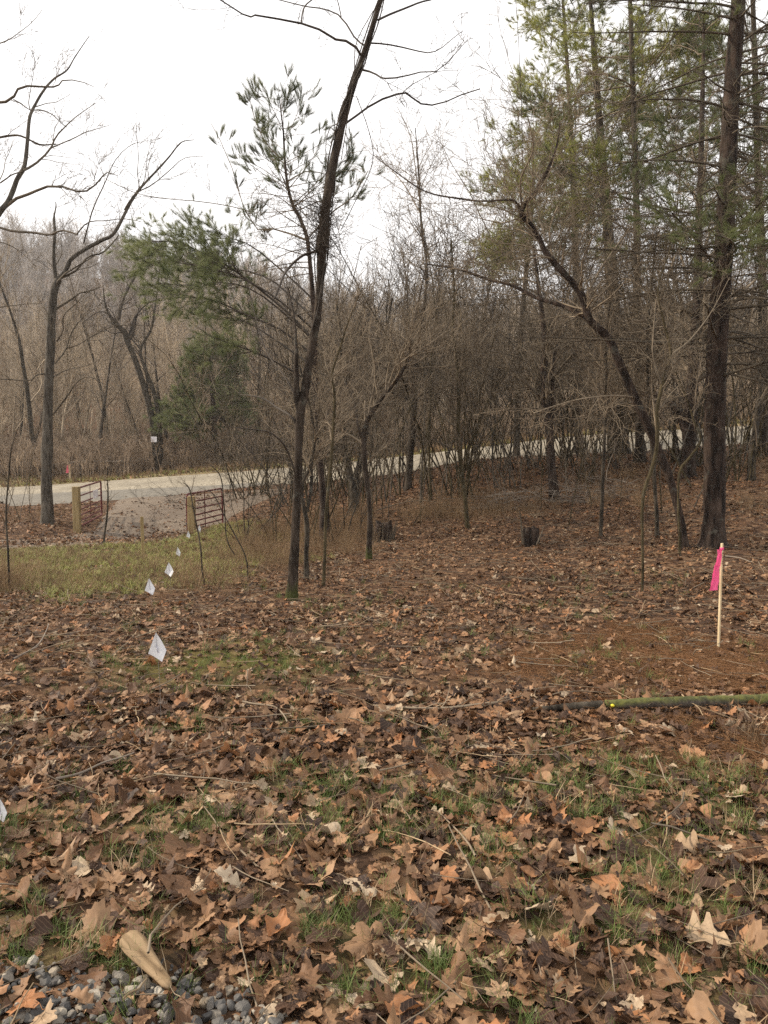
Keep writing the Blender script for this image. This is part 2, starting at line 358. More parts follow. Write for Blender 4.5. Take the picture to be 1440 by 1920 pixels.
def near_grass_old(x, y):
    n = fbm(x, y, .9, 77, 3)
    d = np.hypot(x, y)
    band = np.clip((5.2-d)/1.2, 0, 1)*np.clip((d-1.0)/.5, 0, 1)
    return np.clip((n-.44)*6, 0, 1)*band*(.55+.45*np.clip((x+y*.2+.4), 0, 1))
def moss_m(x, y):
    c = ground_hit(420, 1235)
    return .55*np.clip(1.3-np.hypot((x-c[0])/.75, (y-c[1])/.6)+(fbm(x, y, .4, 3)-.5)*1.6, 0, 1)
MOSC = None
def needle_m(x, y):
    a = np.clip(1.2-np.hypot((x-3.0)/1.7, (y-5.6)/1.3)+(fbm(x, y, .8, 9)-.5)*1.4, 0, 1)
    c = np.clip(1.2-np.hypot((x-2.4)/1.1, (y-4.0)/.5)+(fbm(x, y, .6, 19)-.5)*1.2, 0, 1)
    return np.maximum(a, c)
def lawn_m(x, y): return mask(x, y, lawn_poly, 1.8, 1.6)
def bank_m(x, y):
    s = np.clip(1-segdist(x, y, [tuple(p) for p in RF[::3]], False)/5.5, 0, 1)*(~inpoly(x, y, road_poly))*(y > 20)
    return np.clip(s*2.2*(.4+fbm(x, y, 2, 41)), 0, 1)
for nm, fn in (('grassy', lambda x, y: np.maximum(near_grass(x, y)*.3, lawn_m(x, y)*.8)), ('needly', needle_m), ('mossy', moss_m), ('bank', bank_m)):
    a = ground.data.attributes.new(nm, 'FLOAT', 'POINT'); a.data.foreach_set('value', fn(vx, vy).astype(np.float32))
def strip(name, A, B, m, lift, cols=8, nz=.25):
    n = len(A); t = np.linspace(0, 1, cols)[None, :, None]
    P = A[:, None]*(1-t)+B[:, None]*t
    P = P.copy()
    for e in (0, -1):
        P[:, e] += (np.stack([fbm(P[:, e, 0], P[:, e, 1], 1.5, 3), fbm(P[:, e, 0], P[:, e, 1], 1.5, 8)], -1)-.5)*nz*2
    z = base_z(P[..., 0], P[..., 1])+lift
    z[:, 0] -= .1; z[:, -1] -= .1
    V = np.concatenate([P, z[..., None]], -1).reshape(-1, 3)
    i = np.arange(n-1)[:, None]*cols+np.arange(cols-1)[None]
    Q = np.stack([i, i+1, i+cols+1, i+cols], -1).reshape(-1, 4)
    return mesh_obj(name, V, Q[:, ::-1] if False else Q, m)
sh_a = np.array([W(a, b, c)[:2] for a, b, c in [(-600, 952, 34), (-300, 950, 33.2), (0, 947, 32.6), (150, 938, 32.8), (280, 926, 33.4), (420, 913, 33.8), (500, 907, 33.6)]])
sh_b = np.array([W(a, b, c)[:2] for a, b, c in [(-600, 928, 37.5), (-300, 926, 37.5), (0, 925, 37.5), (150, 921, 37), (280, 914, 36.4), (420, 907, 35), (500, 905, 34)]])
sh = strip('road_edge_strip', smooth_line(sh_a, 120), smooth_line(sh_b, 120), simple('strip_grey', [(.3, (.12, .11, .092)), (.7, (.21, .19, .155))], 4), .03, 6, .3); sh['kind'] = 'structure'  # plain grey strip along the near edge of the road at left
rd = strip('road', smooth_line(road_n, 260), smooth_line(road_f, 260), M['road'], .0, 14, .35); rd['kind'] = 'structure'
dr = strip('driveway', smooth_line(drv_a, 160), smooth_line(drv_b, 160), M['drive'], -.035, 10, .4); dr['kind'] = 'structure'

# ------------------------------------------------------------------ hazy air
hv_, hf_ = [], [[0, 3, 2, 1], [4, 5, 6, 7], [0, 1, 5, 4], [1, 2, 6, 5], [2, 3, 7, 6], [3, 0, 4, 7]]
zlo, zhi = float(V[:, 2].min())-1, float(V[:, 2].max())+30
for z_ in (zlo, zhi): hv_ += [(-332, -332, z_), (332, -332, z_), (332, 428, z_), (-332, 428, z_)]
hm = bpy.data.materials.new('haze'); hm.use_nodes = True; hn = hm.node_tree; hn.nodes.clear(); ho = hn.nodes.new('ShaderNodeOutputMaterial'); pv_ = hn.nodes.new('ShaderNodeVolumePrincipled')
pv_.inputs['Color'].default_value = (.92, .93, .95, 1); pv_.inputs['Density'].default_value = .0004; pv_.inputs['Anisotropy'].default_value = .2; hn.links.new(pv_.outputs[0], ho.inputs['Volume'])
hz = mesh_obj('haze', hv_, hf_, hm, smooth=False); hz['kind'] = 'stuff'; hz['label'] = 'thin pale haze paling the far hillside'; hz['category'] = 'haze'
# ------------------------------------------------------------------ scattered stuff (uncountable)
def scatter(name, P, ROT, S, idx, variants, label, cat):
    P = np.asarray(P, np.float32); n = len(P)
    coll = bpy.data.collections.new(name+'_kinds')
    for k, v in enumerate(variants):
        v.name = '%s_kind_%02d' % (name, k); coll.objects.link(v)
    me = bpy.data.meshes.new(name); me.vertices.add(n); me.vertices.foreach_set('co', P.ravel())
    for nm, ty, arr, key in (('rot', 'FLOAT_VECTOR', ROT, 'vector'), ('scl', 'FLOAT', S, 'value'), ('idx', 'INT', idx, 'value')):
        a = me.attributes.new(nm, ty, 'POINT'); a.data.foreach_set(key, np.asarray(arr, np.int32 if ty == 'INT' else np.float32).ravel())
    o = bpy.data.objects.new(name, me); C.objects.link(o)
    g = bpy.data.node_groups.new(name+'_scatter', 'GeometryNodeTree')
    g.interface.new_socket('Geometry', in_out='INPUT', socket_type='NodeSocketGeometry'); g.interface.new_socket('Geometry', in_out='OUTPUT', socket_type='NodeSocketGeometry')
    gi = g.nodes.new('NodeGroupInput'); go = g.nodes.new('NodeGroupOutput'); ip = g.nodes.new('GeometryNodeInstanceOnPoints')
    ci = g.nodes.new('GeometryNodeCollectionInfo'); ci.inputs[0].default_value = coll; ci.inputs['Separate Children'].default_value = True; ci.inputs['Reset Children'].default_value = True
    def na(nm, ty):
        x = g.nodes.new('GeometryNodeInputNamedAttribute'); x.data_type = ty; x.inputs[0].default_value = nm; return x.outputs[0]
    ip.inputs['Pick Instance'].default_value = True
    L = g.links.new
    L(gi.outputs[0], ip.inputs['Points']); L(ci.outputs[0], ip.inputs['Instance']); L(na('idx', 'INT'), ip.inputs['Instance Index'])
    L(na('rot', 'FLOAT_VECTOR'), ip.inputs['Rotation']); L(na('scl', 'FLOAT'), ip.inputs['Scale']); L(ip.outputs[0], go.inputs[0])
    md = o.modifiers.new('scatter', 'NODES'); md.node_group = g
    o['kind'] = 'stuff'; o['label'] = label; o['category'] = cat
    return o
def wedge(rng, n, y0, y1, k=.62, m=1.6, power=1):
    y = y0+(y1-y0)*rng.random(n*3); wd = k*y+m; keep = rng.random(n*3) < wd/(k*y1+m); y = y[keep][:n]
    x = (rng.random(len(y))*2-1)*(k*y+m); return x, y
rng = np.random.default_rng(7)
# leaves
def leaf_lobed(rng, L, Wd, lobes, curl):
    K, A = 15, 7
    s = np.linspace(0, 1, K); wdt = Wd*(np.sin(math.pi*np.clip(s*.93+.04, 0, 1))**.75)*(1-.38*np.cos(2*math.pi*lobes*s+rng.random()))*(.75+.5*rng.random(K)*.5)
    wdt[0] = .003; wdt[-1] = .002
    t = np.linspace(-1, 1, A)
    x = wdt[:, None]*t[None]; y = (s[:, None]-.5)*L+np.abs(t[None])*wdt[:, None]*.35
    c1, c2, c3 = curl*(.5+.5*rng.random()), np.clip(curl*rng.normal(), -.4, .4), np.clip(curl*rng.normal()*.25, -.2, .2)
    z = c1*np.abs(x)*1.1+c2*(s[:, None]-.5)**2*L*2+c3*x*(s[:, None]-.5)*8+rng.normal(size=(K, A))*.0022
    z = z+np.sin(s[:, None]*lobes*2*math.pi)*np.abs(t[None])*.006*curl*2
    V = np.stack([x, y, z], -1).reshape(-1, 3); i = np.arange(K-1)[:, None]*A+np.arange(A-1)[None]
    return V, np.stack([i, i+1, i+A+1, i+A], -1).reshape(-1, 4)
def leaf_palm(rng, Rd, curl, lob=5):
    n = 40; th = np.linspace(0, 2*math.pi, n, endpoint=False)
    a = np.abs(np.cos(th*lob/2+.25*np.sin(th*2+rng.random()*6)))**.8; base_r = .3+.35*rng.random(); r = Rd*(base_r+(1-base_r)*a)*(.88+.2*rng.random(n))*(1+.18*np.sin(th+rng.random()*6)); r *= 1-.3*np.exp(-((th-math.pi*.0)**2)*4)
    teeth = 1-.12*(np.arange(n) % 2); r = r*teeth
    rings = [.02, .35, .68, 1.0]; P = []
    ph = rng.random()*6; 
    for f in rings:
        x = r*f*np.cos(th); y = r*f*np.sin(th)
        rad = np.hypot(x, y)/Rd
        z = curl*Rd*(.9*rad**2*np.cos(2*th+ph)+.5*rad**2*np.cos(th*lob)+rad*.25*np.cos(3*th+ph*2))+rng.normal(size=n)*.002
        P.append(np.stack([x, y, z], -1))
    V = np.concatenate(P); Q = []
    for k in range(len(rings)-1):
        for j in range(n): Q.append([k*n+j, k*n+(j+1) % n, (k+1)*n+(j+1) % n, (k+1)*n+j])
    return V, np.array(Q)
def stem_add(rng, V, Q, L):
    a = rng.random()*6.28; p = np.array([[0, -L*.35, 0], [0, -L*.5, .004], [L*.1, -L*.7, .012], [L*.12, -L*.85, .006]])
    return join([(V, Q), tubes(p[None], np.full((1, 4), .0012), 3)])
lv = []
lr = np.random.default_rng(3)
for k in range(26):
    cu = [.15, .35, .6, .25, .9][k % 5]
    if k % 2 == 0: V, Q = leaf_lobed(lr, .14*(.8+.4*lr.random()), .042*(.8+.5*lr.random()), [3, 4, 3, 1][(k//2) % 4], cu)
    else: V, Q = leaf_palm(lr, .075*(.8+.4*lr.random()), cu*.6, [5, 5, 3, 7][(k//2) % 4])
    V, Q = stem_add(lr, V, Q, .13); lv.append(mesh_obj('leaf', V, Q, M['leaf'], link=False))
for k in range(8):
    V, Q = leaf_lobed(lr, .085, .026+.006*(k % 3), 1, .3+.25*(k % 4)); V = V+lr.normal(size=V.shape)*.003; lv.append(mesh_obj('leaf', V, Q, M['leaf'], link=False))
SLAB = ground_hit(272, 1829)
def leafset(n, y0, y1, smin, smax, tilt, dens=None):
    x, y = wedge(rng, n, y0, y1)
    keep = np.ones(len(x), bool)
    g = near_grass(x, y); lw = lawn_m(x, y); nd = needle_m(x, y)
    p = 1-.36*g-.74*lw*(.75+.5*fbm(x, y, .6, 88))*(1-0*x)-.6*nd-.6*moss_m(x, y)
    r = mask(x, y, road_poly, .6, .5); p = np.where(r > .5, .025, p)
    d = mask(x, y, drv_poly, .6, .5); p = np.where(d > .5, np.clip((fbm(x, y, 2.5, 61)-.46)*6, .12, 1.0), p)
    p = p*np.clip(np.where(y < 5, .5, .1)+fbm(x, y, .9, 50)*1.4, 0, 1)
    p = np.where((y < 2.34-np.maximum(x+.78, 0)*.5) & (x < .1), p*.38, p)
    p = np.where(np.hypot(x-SLAB[0], y-SLAB[1]) < .13, p*.12, p)
    keep = rng.random(len(x)) < p; x, y = x[keep], y[keep]; n = len(x)
    z = gz(x, y)
    z += np.where(mask(x, y, drv_poly, .4, 0) > .5, .06, 0)+.004+rng.random(n)**1.3*.03
    rot = np.stack([rng.normal(size=n)*tilt, rng.normal(size=n)*tilt, rng.random(n)*6.28], -1)
    fl = rng.random(n) < .35; rot[fl, 0] += math.pi
    s = smin+(smax-smin)*rng.random(n)**1.4
    idx = rng.integers(0, len(lv), n)
    return np.stack([x, y, z], -1), rot, s, idx
sets = [leafset(13500, .7, 5, .35, 1.08, .24), leafset(17000, .7, 5, .12, .42, .35), leafset(10500, 5, 9, .25, .85, .28), leafset(20000, 5, 9, .12, .38, .4), leafset(20000, 9, 17, .25, .8, .36), leafset(38000, 9, 17, .16, .4, .4), leafset(40000, 17, 32, .4, .95, .45), leafset(14000, 32, 50, .8, 1.5, .45)]
scatter('fallen_leaves', *[np.concatenate([s[k] for s in sets]) for k in range(4)], lv, 'brown dead leaves covering the clearing floor', 'leaf litter')
# grass tufts
def tuft(rng, n, L, wd, spread=.5):
    b = rng.normal(size=(n, 2))*.018; a = rng.random(n)*6.28; ln = L*(.5+.7*rng.random(n)); le = spread*rng.random(n)
    d = np.stack([np.cos(a), np.sin(a)], -1); K = 4; P = np.empty((n, K, 3))
    for k in range(K):
        t = k/(K-1); P[:, k, :2] = b+d*(ln*le*t**1.8)[:, None]; P[:, k, 2] = ln*(t-.35*le*t*t)-.01
    pr = np.stack([-d[:, 1], d[:, 0], np.zeros(n)], -1)
    wk = np.array([1, .85, .6, .08])*wd
    V = np.stack([P-pr[:, None]*wk[None, :, None], P+pr[:, None]*wk[None, :, None]], 2).reshape(-1, 3)
    i = (np.arange(n)[:, None]*K+np.arange(K-1)[None])*2
    return V, np.stack([i, i+1, i+3, i+2], -1).reshape(-1, 4)
tv = [mesh_obj('tuft', *tuft(lr, 26, .09, .0011, 1.0), M['grass'], link=False) for k in range(4)]
tv += [mesh_obj('tuft', *tuft(lr, 12, .10, .0013, 1.2), M['straw'], link=False) for k in range(2)]
x, y = wedge(rng, 30000, .7, 10); k = rng.random(len(x)) < near_grass(x, y)*.8+.05*(fbm(x, y, .8, 66) > .45)+moss_m(x, y)*.25; x, y = x[k], y[k]; n = len(x)
scatter('grass', np.stack([x, y, gz(x, y)+.004], -1), np.stack([rng.normal(size=n)*.2, rng.normal(size=n)*.2, rng.random(n)*6.3], -1), .45+.8*rng.random(n), np.where(rng.random(n) < .78, rng.integers(0, 4, n), rng.integers(4, 6, n)), tv, 'thin green grass poking up through the dead leaves in the foreground', 'grass')
tv = [mesh_obj('tuft', *tuft(lr, 22, .11, .003, 1.0), M['lawn'], link=False) for k in range(4)]
tv += [mesh_obj('tuft', *tuft(lr, 14, .16, .003, 1.2), M['stalk'], link=False) for k in range(2)]
x, y = -13+14*rng.random(90000), 8+16*rng.random(90000); lw = lawn_m(x, y); k = rng.random(len(x)) < lw**1.6*np.clip((fbm(x, y, 1.1, 14)-.32)*4, .12, 1.2); x, y = x[k], y[k]; n = len(x)
scatter('lawn', np.stack([x, y, gz(x, y)], -1), np.stack([rng.normal(size=n)*.25, rng.normal(size=n)*.25, rng.random(n)*6.3], -1), .5+.6*rng.random(n), np.where(rng.random(n) < .75, rng.integers(0, 4, n), rng.integers(4, 6, n)), tv, 'strip of yellowish green lawn on the left below the driveway', 'grass')
# roadside dry grass bank behind the road and weeds in the thicket edge
tv = [mesh_obj('tuft', *tuft(lr, 16, .55, .008, .6), M['stalk'], link=False) for k in range(3)]+[mesh_obj('tuft', *tuft(lr, 18, .3, .008, .9), M['lawn'], link=False) for k in range(2)]
t = rng.random(9000)*78; i = t.astype(int); f = (t-i)[:, None]; p = RF[i]*(1-f)+RF[np.minimum(i+1, 79)]*f; nrm = RF[i]-RN[i]; nrm /= np.linalg.norm(nrm, axis=-1, keepdims=True)
p = p+nrm*(.1+6*rng.random(9000)**1.2)[:, None]; k = np.hypot(p[:, 0], p[:, 1]) < 70; p = p[k]; n = len(p); dist = rng.random(n)
scatter('roadside_grass', np.c_[p, gz(p[:, 0], p[:, 1])], np.stack([rng.normal(size=n)*.2, rng.normal(size=n)*.2, rng.random(n)*6.3], -1), .35+.7*rng.random(n)**2, np.where(rng.random(n) < .55, rng.integers(0, 3, n), rng.integers(3, 5, n)), tv, 'dry tan and green grass on the bank behind the gravel road', 'grass')
def stalks(rng, n, H, spread, r=.0025):
    P = np.zeros((n, 5, 3)); P[:, 0, :2] = rng.normal(size=(n, 2))*spread*.4; d = np.c_[rng.normal(size=(n, 2))*.35, np.ones(n)]; h = H*(.4+.7*rng.random(n))
    for k in range(1, 5):
        d[:, :2] += rng.normal(size=(n, 2))*.12; P[:, k] = P[:, k-1]+d/np.linalg.norm(d, axis=-1, keepdims=True)*(h/4)[:, None]
    Rr = np.full((n, 5), r)*np.linspace(1, .5, 5)
    q = spawn(rng, P, Rr, n*3, .3, 1, H*.3, .7, .1, .3, 4, .8, r*.6)
    return join([tubes(P, Rr), tubes(*q)])
wv = [mesh_obj('weed', *stalks(lr, 14, .55, .25), M['stalk'], link=False) for k in range(4)]
zones = [(0, 420, 1086, 1118, 60), (450, 560, 1000, 1070, 200), (560, 700, 960, 1040, 260), (760, 880, 955, 980, 90), (820, 1000, 925, 975, 160), (-60, 40, 1080, 1112, 60), (1050, 1250, 890, 950, 90), (1400, 1500, 880, 960, 60), (0, 130, 960, 985, 60)]
P = []
for a, b2, c, d, n in zones:
    g = np.array([ground_hit(a+(b2-a)*rng.random(), c+(d-c)*rng.random()) for _ in range(n//3)])
    P.append(np.repeat(g, 3, 0)+rng.normal(size=(len(g)*3, 2))*.25)
P = np.concatenate(P); n = len(P)
scatter('dry_weeds', np.c_[P, gz(P[:, 0], P[:, 1])-.02], np.stack([rng.normal(size=n)*.15, rng.normal(size=n)*.15, rng.random(n)*6.3], -1), .35+.65*rng.random(n), rng.integers(0, 4, n), wv, 'tawny dry weeds and brambles standing along the edge of the thicket', 'weeds')
# small sticks, straw and fallen needles
def stick(rng, L, r, K=6, wob=.12):
    P = np.zeros((1, K, 3)); d = np.array([1., 0, 0])
    for k in range(1, K): d = d+rng.normal(size=3)*wob*np.array([1, 1, .3]); d /= np.linalg.norm(d); P[0, k] = P[0, k-1]+d*L/(K-1)
    P -= P.mean(1, keepdims=True); return tubes(P, r*np.linspace(1, .5, K)[None], 4)
sv = [mesh_obj('stick', *stick(lr, .28, .0028), M['straw'], link=False) for k in range(4)]+[mesh_obj('stick', *stick(lr, .4, .004), M['twig'], link=False) for k in range(5)]
sets = []
for n, a, b2 in ((1100, .8, 7), (4200, 7, 16), (2600, 16, 28)):
    x, y = wedge(rng, n, a, b2); k = (mask(x, y, road_poly, .5, 0) < .5) & (lawn_m(x, y) < .5); x, y = x[k], y[k]; n = len(x)
    sets.append((np.stack([x, y, gz(x, y)+.03+rng.random(n)*.03], -1), np.stack([rng.normal(size=n)*.12, rng.normal(size=n)*.15, rng.random(n)*6.3], -1), .25+1.1*rng.random(n)**2.2, np.where(rng.random(n) < .4, rng.integers(0, 4, n), rng.integers(4, 9, n))))
scatter('twig_litter', *[np.concatenate([s[k] for s in sets]) for k in range(4)], sv, 'small twigs and dry grass straws lying among the dead leaves', 'twigs')
def needles_patch(rng, n=60):
    c = rng.normal(size=(n, 2))*.09; a = rng.random(n)*6.28; d = np.stack([np.cos(a), np.sin(a), rng.normal(size=n)*.12], -1)*.04
    m = np.c_[c, .006+rng.random(n)*.012]; P = np.stack([m-d, m+rng.normal(size=(n, 3))*.004, m+d], 1); return tubes(P, np.full((n, 3), .0009))
nv_ = [mesh_obj('needle', *needles_patch(lr), M['needle_litter'], link=False) for k in range(4)]
x, y = rng.random(9000)*6-0.5, 3.2+rng.random(9000)*5; k = rng.random(9000) < needle_m(x, y); x, y = x[k], y[k]; n = len(x)
scatter('pine_needles', np.stack([x, y, gz(x, y)+.006], -1), np.stack([0*x, 0*x, rng.random(n)*6.3], -1), .8+.5*rng.random(n), rng.integers(0, 4, n), nv_, 'rust coloured fallen pine needles around the stake with the pink ribbon', 'pine needles')
# gravel in the near left corner
def pebble(rng, sub=3):
    import bmesh
    bm = bmesh.new(); bmesh.ops.create_icosphere(bm, subdivisions=sub+1, radius=1)
    V = np.array([v.co[:] for v in bm.verts]); Fc = np.array([[v.index for v in f.verts] for f in bm.faces]); bm.free()
    for _ in range(11):
        nn = rng.normal(size=3); nn /= np.linalg.norm(nn); h = .48+.3*rng.random(); dd = V@nn; V = V-np.clip(dd-h, 0, 9)[:, None]*nn*.98
    V = V*np.array([1, .75+.2*rng.random(), .55+.2*rng.random()])*.026+rng.normal(size=V.shape)*.0003
    return V, Fc
pv = [mesh_obj('pebble', *pebble(lr), M['stone'], link=False, smooth=False) for k in range(7)]
c0 = ground_hit(120, 1890)
x = -3.4+4.2*rng.random(16000); y = .4+2.2*rng.random(16000)
edge = 2.30+(-.75-x)*.10+(fbm(x, y, .5, 4)-.5)*.5; edge = np.where(x > -.78, 2.30-(x+.78)*.5+(fbm(x, y, .4, 4)-.5)*.35, edge)
k = (y < edge); x, y = x[k], y[k]; n = len(x)
scatter('gravel', np.stack([x, y, gz(x, y)+.005+rng.random(n)*.012], -1), rng.random((n, 3))*np.array([.8, .8, 6.28]), .3+.8*rng.random(n)**2.2, rng.integers(0, 7, n), pv, 'grey and tan gravel stones at the bottom left edge of the leaves', 'gravel')

# ------------------------------------------------------------------ trees
def traced(pl, Y, K=None, z_off=0):
    """pl: list of (px, py, width_px[, depth offset]) -> centre line and radii in metres"""
    a = np.array([(p+(0,))[:4] if len(p) == 3 else p for p in pl], float)
    P = W(a[:, 0], a[:, 1], Y+a[:, 3]); Rr = a[:, 2]/2/F*(Y+a[:, 3])
    K = K or max(8, len(pl)*5)
    S = smooth_line(np.c_[P, Rr], K)
    return S[:, :3], np.maximum(S[:, 3], .002)
def wobble(rng, P, amp):
    P = P.copy(); K = len(P); o = np.zeros((K, 3))
    for f, a in ((3, 1), (7, .5)):
        o += np.stack([np.sin(np.linspace(0, f*2, K)+rng.random()*6), np.sin(np.linspace(0, f*2, K)+rng.random()*6), 0*np.zeros(K)], -1)*a
    e = np.minimum(1, np.arange(K)/3)[:, None]
    return P+o*amp*e
def trunk_mesh(rng, P, Rr, sides=14, flare=0.0, rough=.06, ground_ext=.25):
    Rr = Rr.copy()
    P = P.copy()
    if ground_ext:
        P[0, 2] -= 0
        P = np.r_[[P[0]-np.array([0, 0, ground_ext])], P]; Rr = np.r_[Rr[0], Rr]
    if flare:
        z = P[:, 2]-P[1, 2]; Rr = Rr*(1+flare*np.exp(-np.maximum(z, -.1)/.14))
    V, Q = tubes(P[None], Rr[None], sides)
    c = np.repeat(P, sides, 0); d = V-c; n = rng.normal(size=len(V)).reshape(len(P), sides)
    n = (n+np.roll(n, 1, 0)+np.roll(n, -1, 0))/1.7
    V = c+d*(1+rough*n.reshape(-1, 1))
    return V, Q
GZ = []
def build_tree(name, label, cat, trunks, limbs=(), Y=10, seed=1, mats=('bark', 'twig'), twigs=(40, 160, 300), tl=(1.0, .5, .25), up=.15, ang=.8, group=None, flare=.25, crown_from=.35, foliage=None, wob=.01, wand=.35, trunk_spawn=True, rmin=.0025, sides=14, rr=.45, snap=True, extra=None, flatq=1, ws=1.0, wl=1.0):
    rng = np.random.default_rng(seed)
    T = []
    for k, tr in enumerate(trunks):
        P, Rr = traced(tr, Y, K=max(14, len(tr)*6)); P = wobble(rng, P, wob); T.append((P, Rr*(ws if k == 0 else wl)))
    b = T[0][0][0].copy()
    base = np.array([b[0], b[1], gzs(b[0], b[1])]) if snap else b.copy()
    th = thing(name, label, cat, base, group)
    ext = max(.25, b[2]-base[2]+.25) if snap else .05
    parts = []
    for k, (P, Rr) in enumerate(T):
        parts.append(trunk_mesh(rng, P, Rr, sides, flare if k == 0 else 0, ground_ext=ext if k == 0 else 0))
    V, Q = join(parts); mesh_obj('trunk', V-base, Q, M[mats[0]], th)
    L = []
    for lb in limbs:
        P, Rr = traced(lb, Y, K=12); P = wobble(rng, P, wob*.6); L.append((P, Rr*wl))
    cr = []
    LP = np.array([smooth_line(np.c_[P, Rr], 12) for P, Rr in L]) if L else np.zeros((0, 12, 4))
    if len(L): cr.append(tubes(LP[..., :3], LP[..., 3], 6))
    src = [LP] if len(L) else []
    if trunk_spawn:
        for P, Rr in T:
            S = smooth_line(np.c_[P, Rr], 24)[int(24*crown_from):]
            src.append(smooth_line(S, 12)[None])
    lev = []
    if src and twigs:
        S = np.concatenate(src); P, Rr = S[..., :3], S[..., 3]
        for n, l in zip(twigs, tl):
            Pn, Rn = spawn(rng, P, Rr, n, .08, 1, l, ang, up, wand, 6, rr, rmin, flat=flatq)
            cr.append(tubes(Pn, Rn, 4 if n < 200 else 3)); lev.append((Pn, Rn))
            P, Rr = np.concatenate([Pn]), np.concatenate([Rn])
    if cr:
        V, Q = join(cr); mesh_obj('crown', V-base, Q, M[mats[1]], th)
    if foliage:
        nm, ntuft, nn, ln, wd, fm = foliage
        tp = np.concatenate([a[0][:, -3:] for a in lev[-2:]])
        V, Q = tufts(rng, tp, ntuft, nn, ln, wd); mesh_obj(nm, V-base, Q, M[fm], th)
    return th, base
def tufts(rng, tp, ntuft, nn, ln, wd, upb=.25, spread=.42):
    """needle brushes at twig ends; tp (N,3,3) last points"""
    i = rng.integers(0, len(tp), ntuft); s = rng.random(ntuft)[:, None]*.9
    p = tp[i, -1]*(1-s)+tp[i, 0]*s; d = tp[i, -1]-tp[i, 0]; d /= np.linalg.norm(d, axis=-1, keepdims=True)+1e-9; d[:, 2] += upb
    p = np.repeat(p, nn, 0)+np.repeat(d, nn, 0)*(rng.random((ntuft*nn, 1))-.6)*ln*.6; dd = np.repeat(d, nn, 0)*.9+rng.normal(size=(ntuft*nn, 3))*(spread if upb < .5 else .26)
    dd /= np.linalg.norm(dd, axis=-1, keepdims=True); l = ln*(.6+.6*rng.random((len(dd), 1)))
    sd = np.cross(dd, rng.normal(size=dd.shape)); sd /= np.linalg.norm(sd, axis=-1, keepdims=True)+1e-9
    V = np.stack([p-sd*wd/2, p+sd*wd/2, p+dd*l], 1).reshape(-1, 3)
    return V, np.arange(len(V)).reshape(-1, 3)
T1 = lambda s, ox, oy, pts, w0, w1, d=0: [(ox+x/s, oy+y/s, w0+(w1-w0)*k/(len(pts)-1), d*k/(len(pts)-1)) for k, (x, y) in enumerate(pts)]

# main leaning tree in the middle, with vine
c7 = lambda pts, w0, w1, d=0: T1(2.88, 400, 0, pts, w0, w1, d)
main_trunk = [(547, 1124, 19.1), (553, 1040, 17.4), (557, 960, 15.7), (560, 860, 14.8), (563, 780, 16.5), (572, 730, 15.7), (582, 660, 13.9), (594, 590, 13.9), (600, 520, 14.8), (604, 450, 19.1), (609, 400, 17.4), (618, 340, 16.5), (630, 280, 14.8), (646, 215, 13.1), (660, 165, 12.2), (678, 112, 10.4), (697, 55, 9.6), (713, 5, 8.7), (735, -60, 7.0), (765, -140, 5.2)]
twin = [(562, 775, 12), (556, 740, 13), (555, 700, 9), (556, 660, 6), (552, 600, 4, .3), (540, 540, 3, .6)]
limbs = [c7([(802, 305), (770, 255), (715, 220), (660, 212), (570, 158), (475, 127), (350, 103), (225, 82), (205, 92), (160, 77), (40, 0), (-60, -60)], 5, 2, -1.2),
         c7([(475, 127), (490, 40), (540, -10), (590, -60)], 3, 2, .5), c7([(815, 245), (765, 205), (690, 92), (600, 50), (495, 33), (360, 0), (200, -40)], 3.5, 1.6, 1),
         c7([(690, 92), (675, 15), (650, -40)], 2, 1.2), c7([(890, 108), (960, 75), (1040, 42), (1120, 10), (1200, -10), (1300, -60)], 4.5, 2.2, .8),
         c7([(855, 233), (930, 238), (1030, 258), (1100, 275), (1170, 285), (1230, 260), (1300, 198), (1350, 165)], 3, 1, .8),
         c7([(800, 376), (860, 392), (895, 415), (930, 424), (1020, 415), (1110, 390), (1220, 380), (1300, 295), (1370, 215)], 4, 1, -.8),
         c7([(716, 665), (780, 620), (850, 570), (940, 525), (1020, 503), (1050, 507), (1100, 550), (1160, 568), (1240, 555), (1330, 515), (1440, 480)], 4.5, 2, .9),
         c7([(1020, 503), (1070, 460), (1130, 425), (1220, 385), (1320, 380)], 1.8, .8, .4)]
limbs += [[(600, 470, 6), (570, 478, 5), (545, 498, 4.5), (530, 520, 4, -.4), (515, 560, 3, -.7)],
          [(558, 800, 5), (545, 780, 4), (520, 765, 3.5, .3), (490, 745, 3, .6), (450, 740, 2, .9)],
          [(557, 900, 4), (545, 860, 4, -.2), (530, 830, 3.5, -.4), (505, 810, 3, -.6), (470, 805, 2, -.9), (430, 800, 1.5, -1.2)],
          [(556, 745, 4), (530, 700, 3, .2), (500, 660, 2.5, .5), (480, 600, 2, .8), (465, 530, 1.2, 1.2)]]
mt, mbase = build_tree('leaning_tree', 'tall slender vine-wrapped tree leaning right in the middle of the clearing', 'tree', [main_trunk, twin], limbs, 9, 5, ('bark_moss', 'twig_dark'), (22, 90, 160), (.8, .4, .2), up=.1, crown_from=.55, wob=.006, sides=18, rr=.32, flare=.5)
rg = np.random.default_rng(15)
TP, TR = traced(main_trunk, 9, K=90)
vs = []
for k in range(4):
    a0 = rg.random()*6; i0 = [30, 34, 36, 40][k]; n = 90-i0-[16, 6, 14, 8][k]; i = np.arange(i0, i0+n)
    an = a0+np.linspace(0, [9, 6, 12, 7][k], n); rad = TR[i]*1.05+.008+.012*np.abs(np.sin(an*1.7))
    vs.append(smooth_line(TP[i]+np.stack([np.cos(an)*rad, np.sin(an)*rad, 0*an], -1), 60))
vs = np.array(vs); VR = np.full((4, 60), .007)
q1 = spawn(rg, vs, VR, 260, 0, 1, .16, 1.2, .05, .6, 5, .4, .0018)
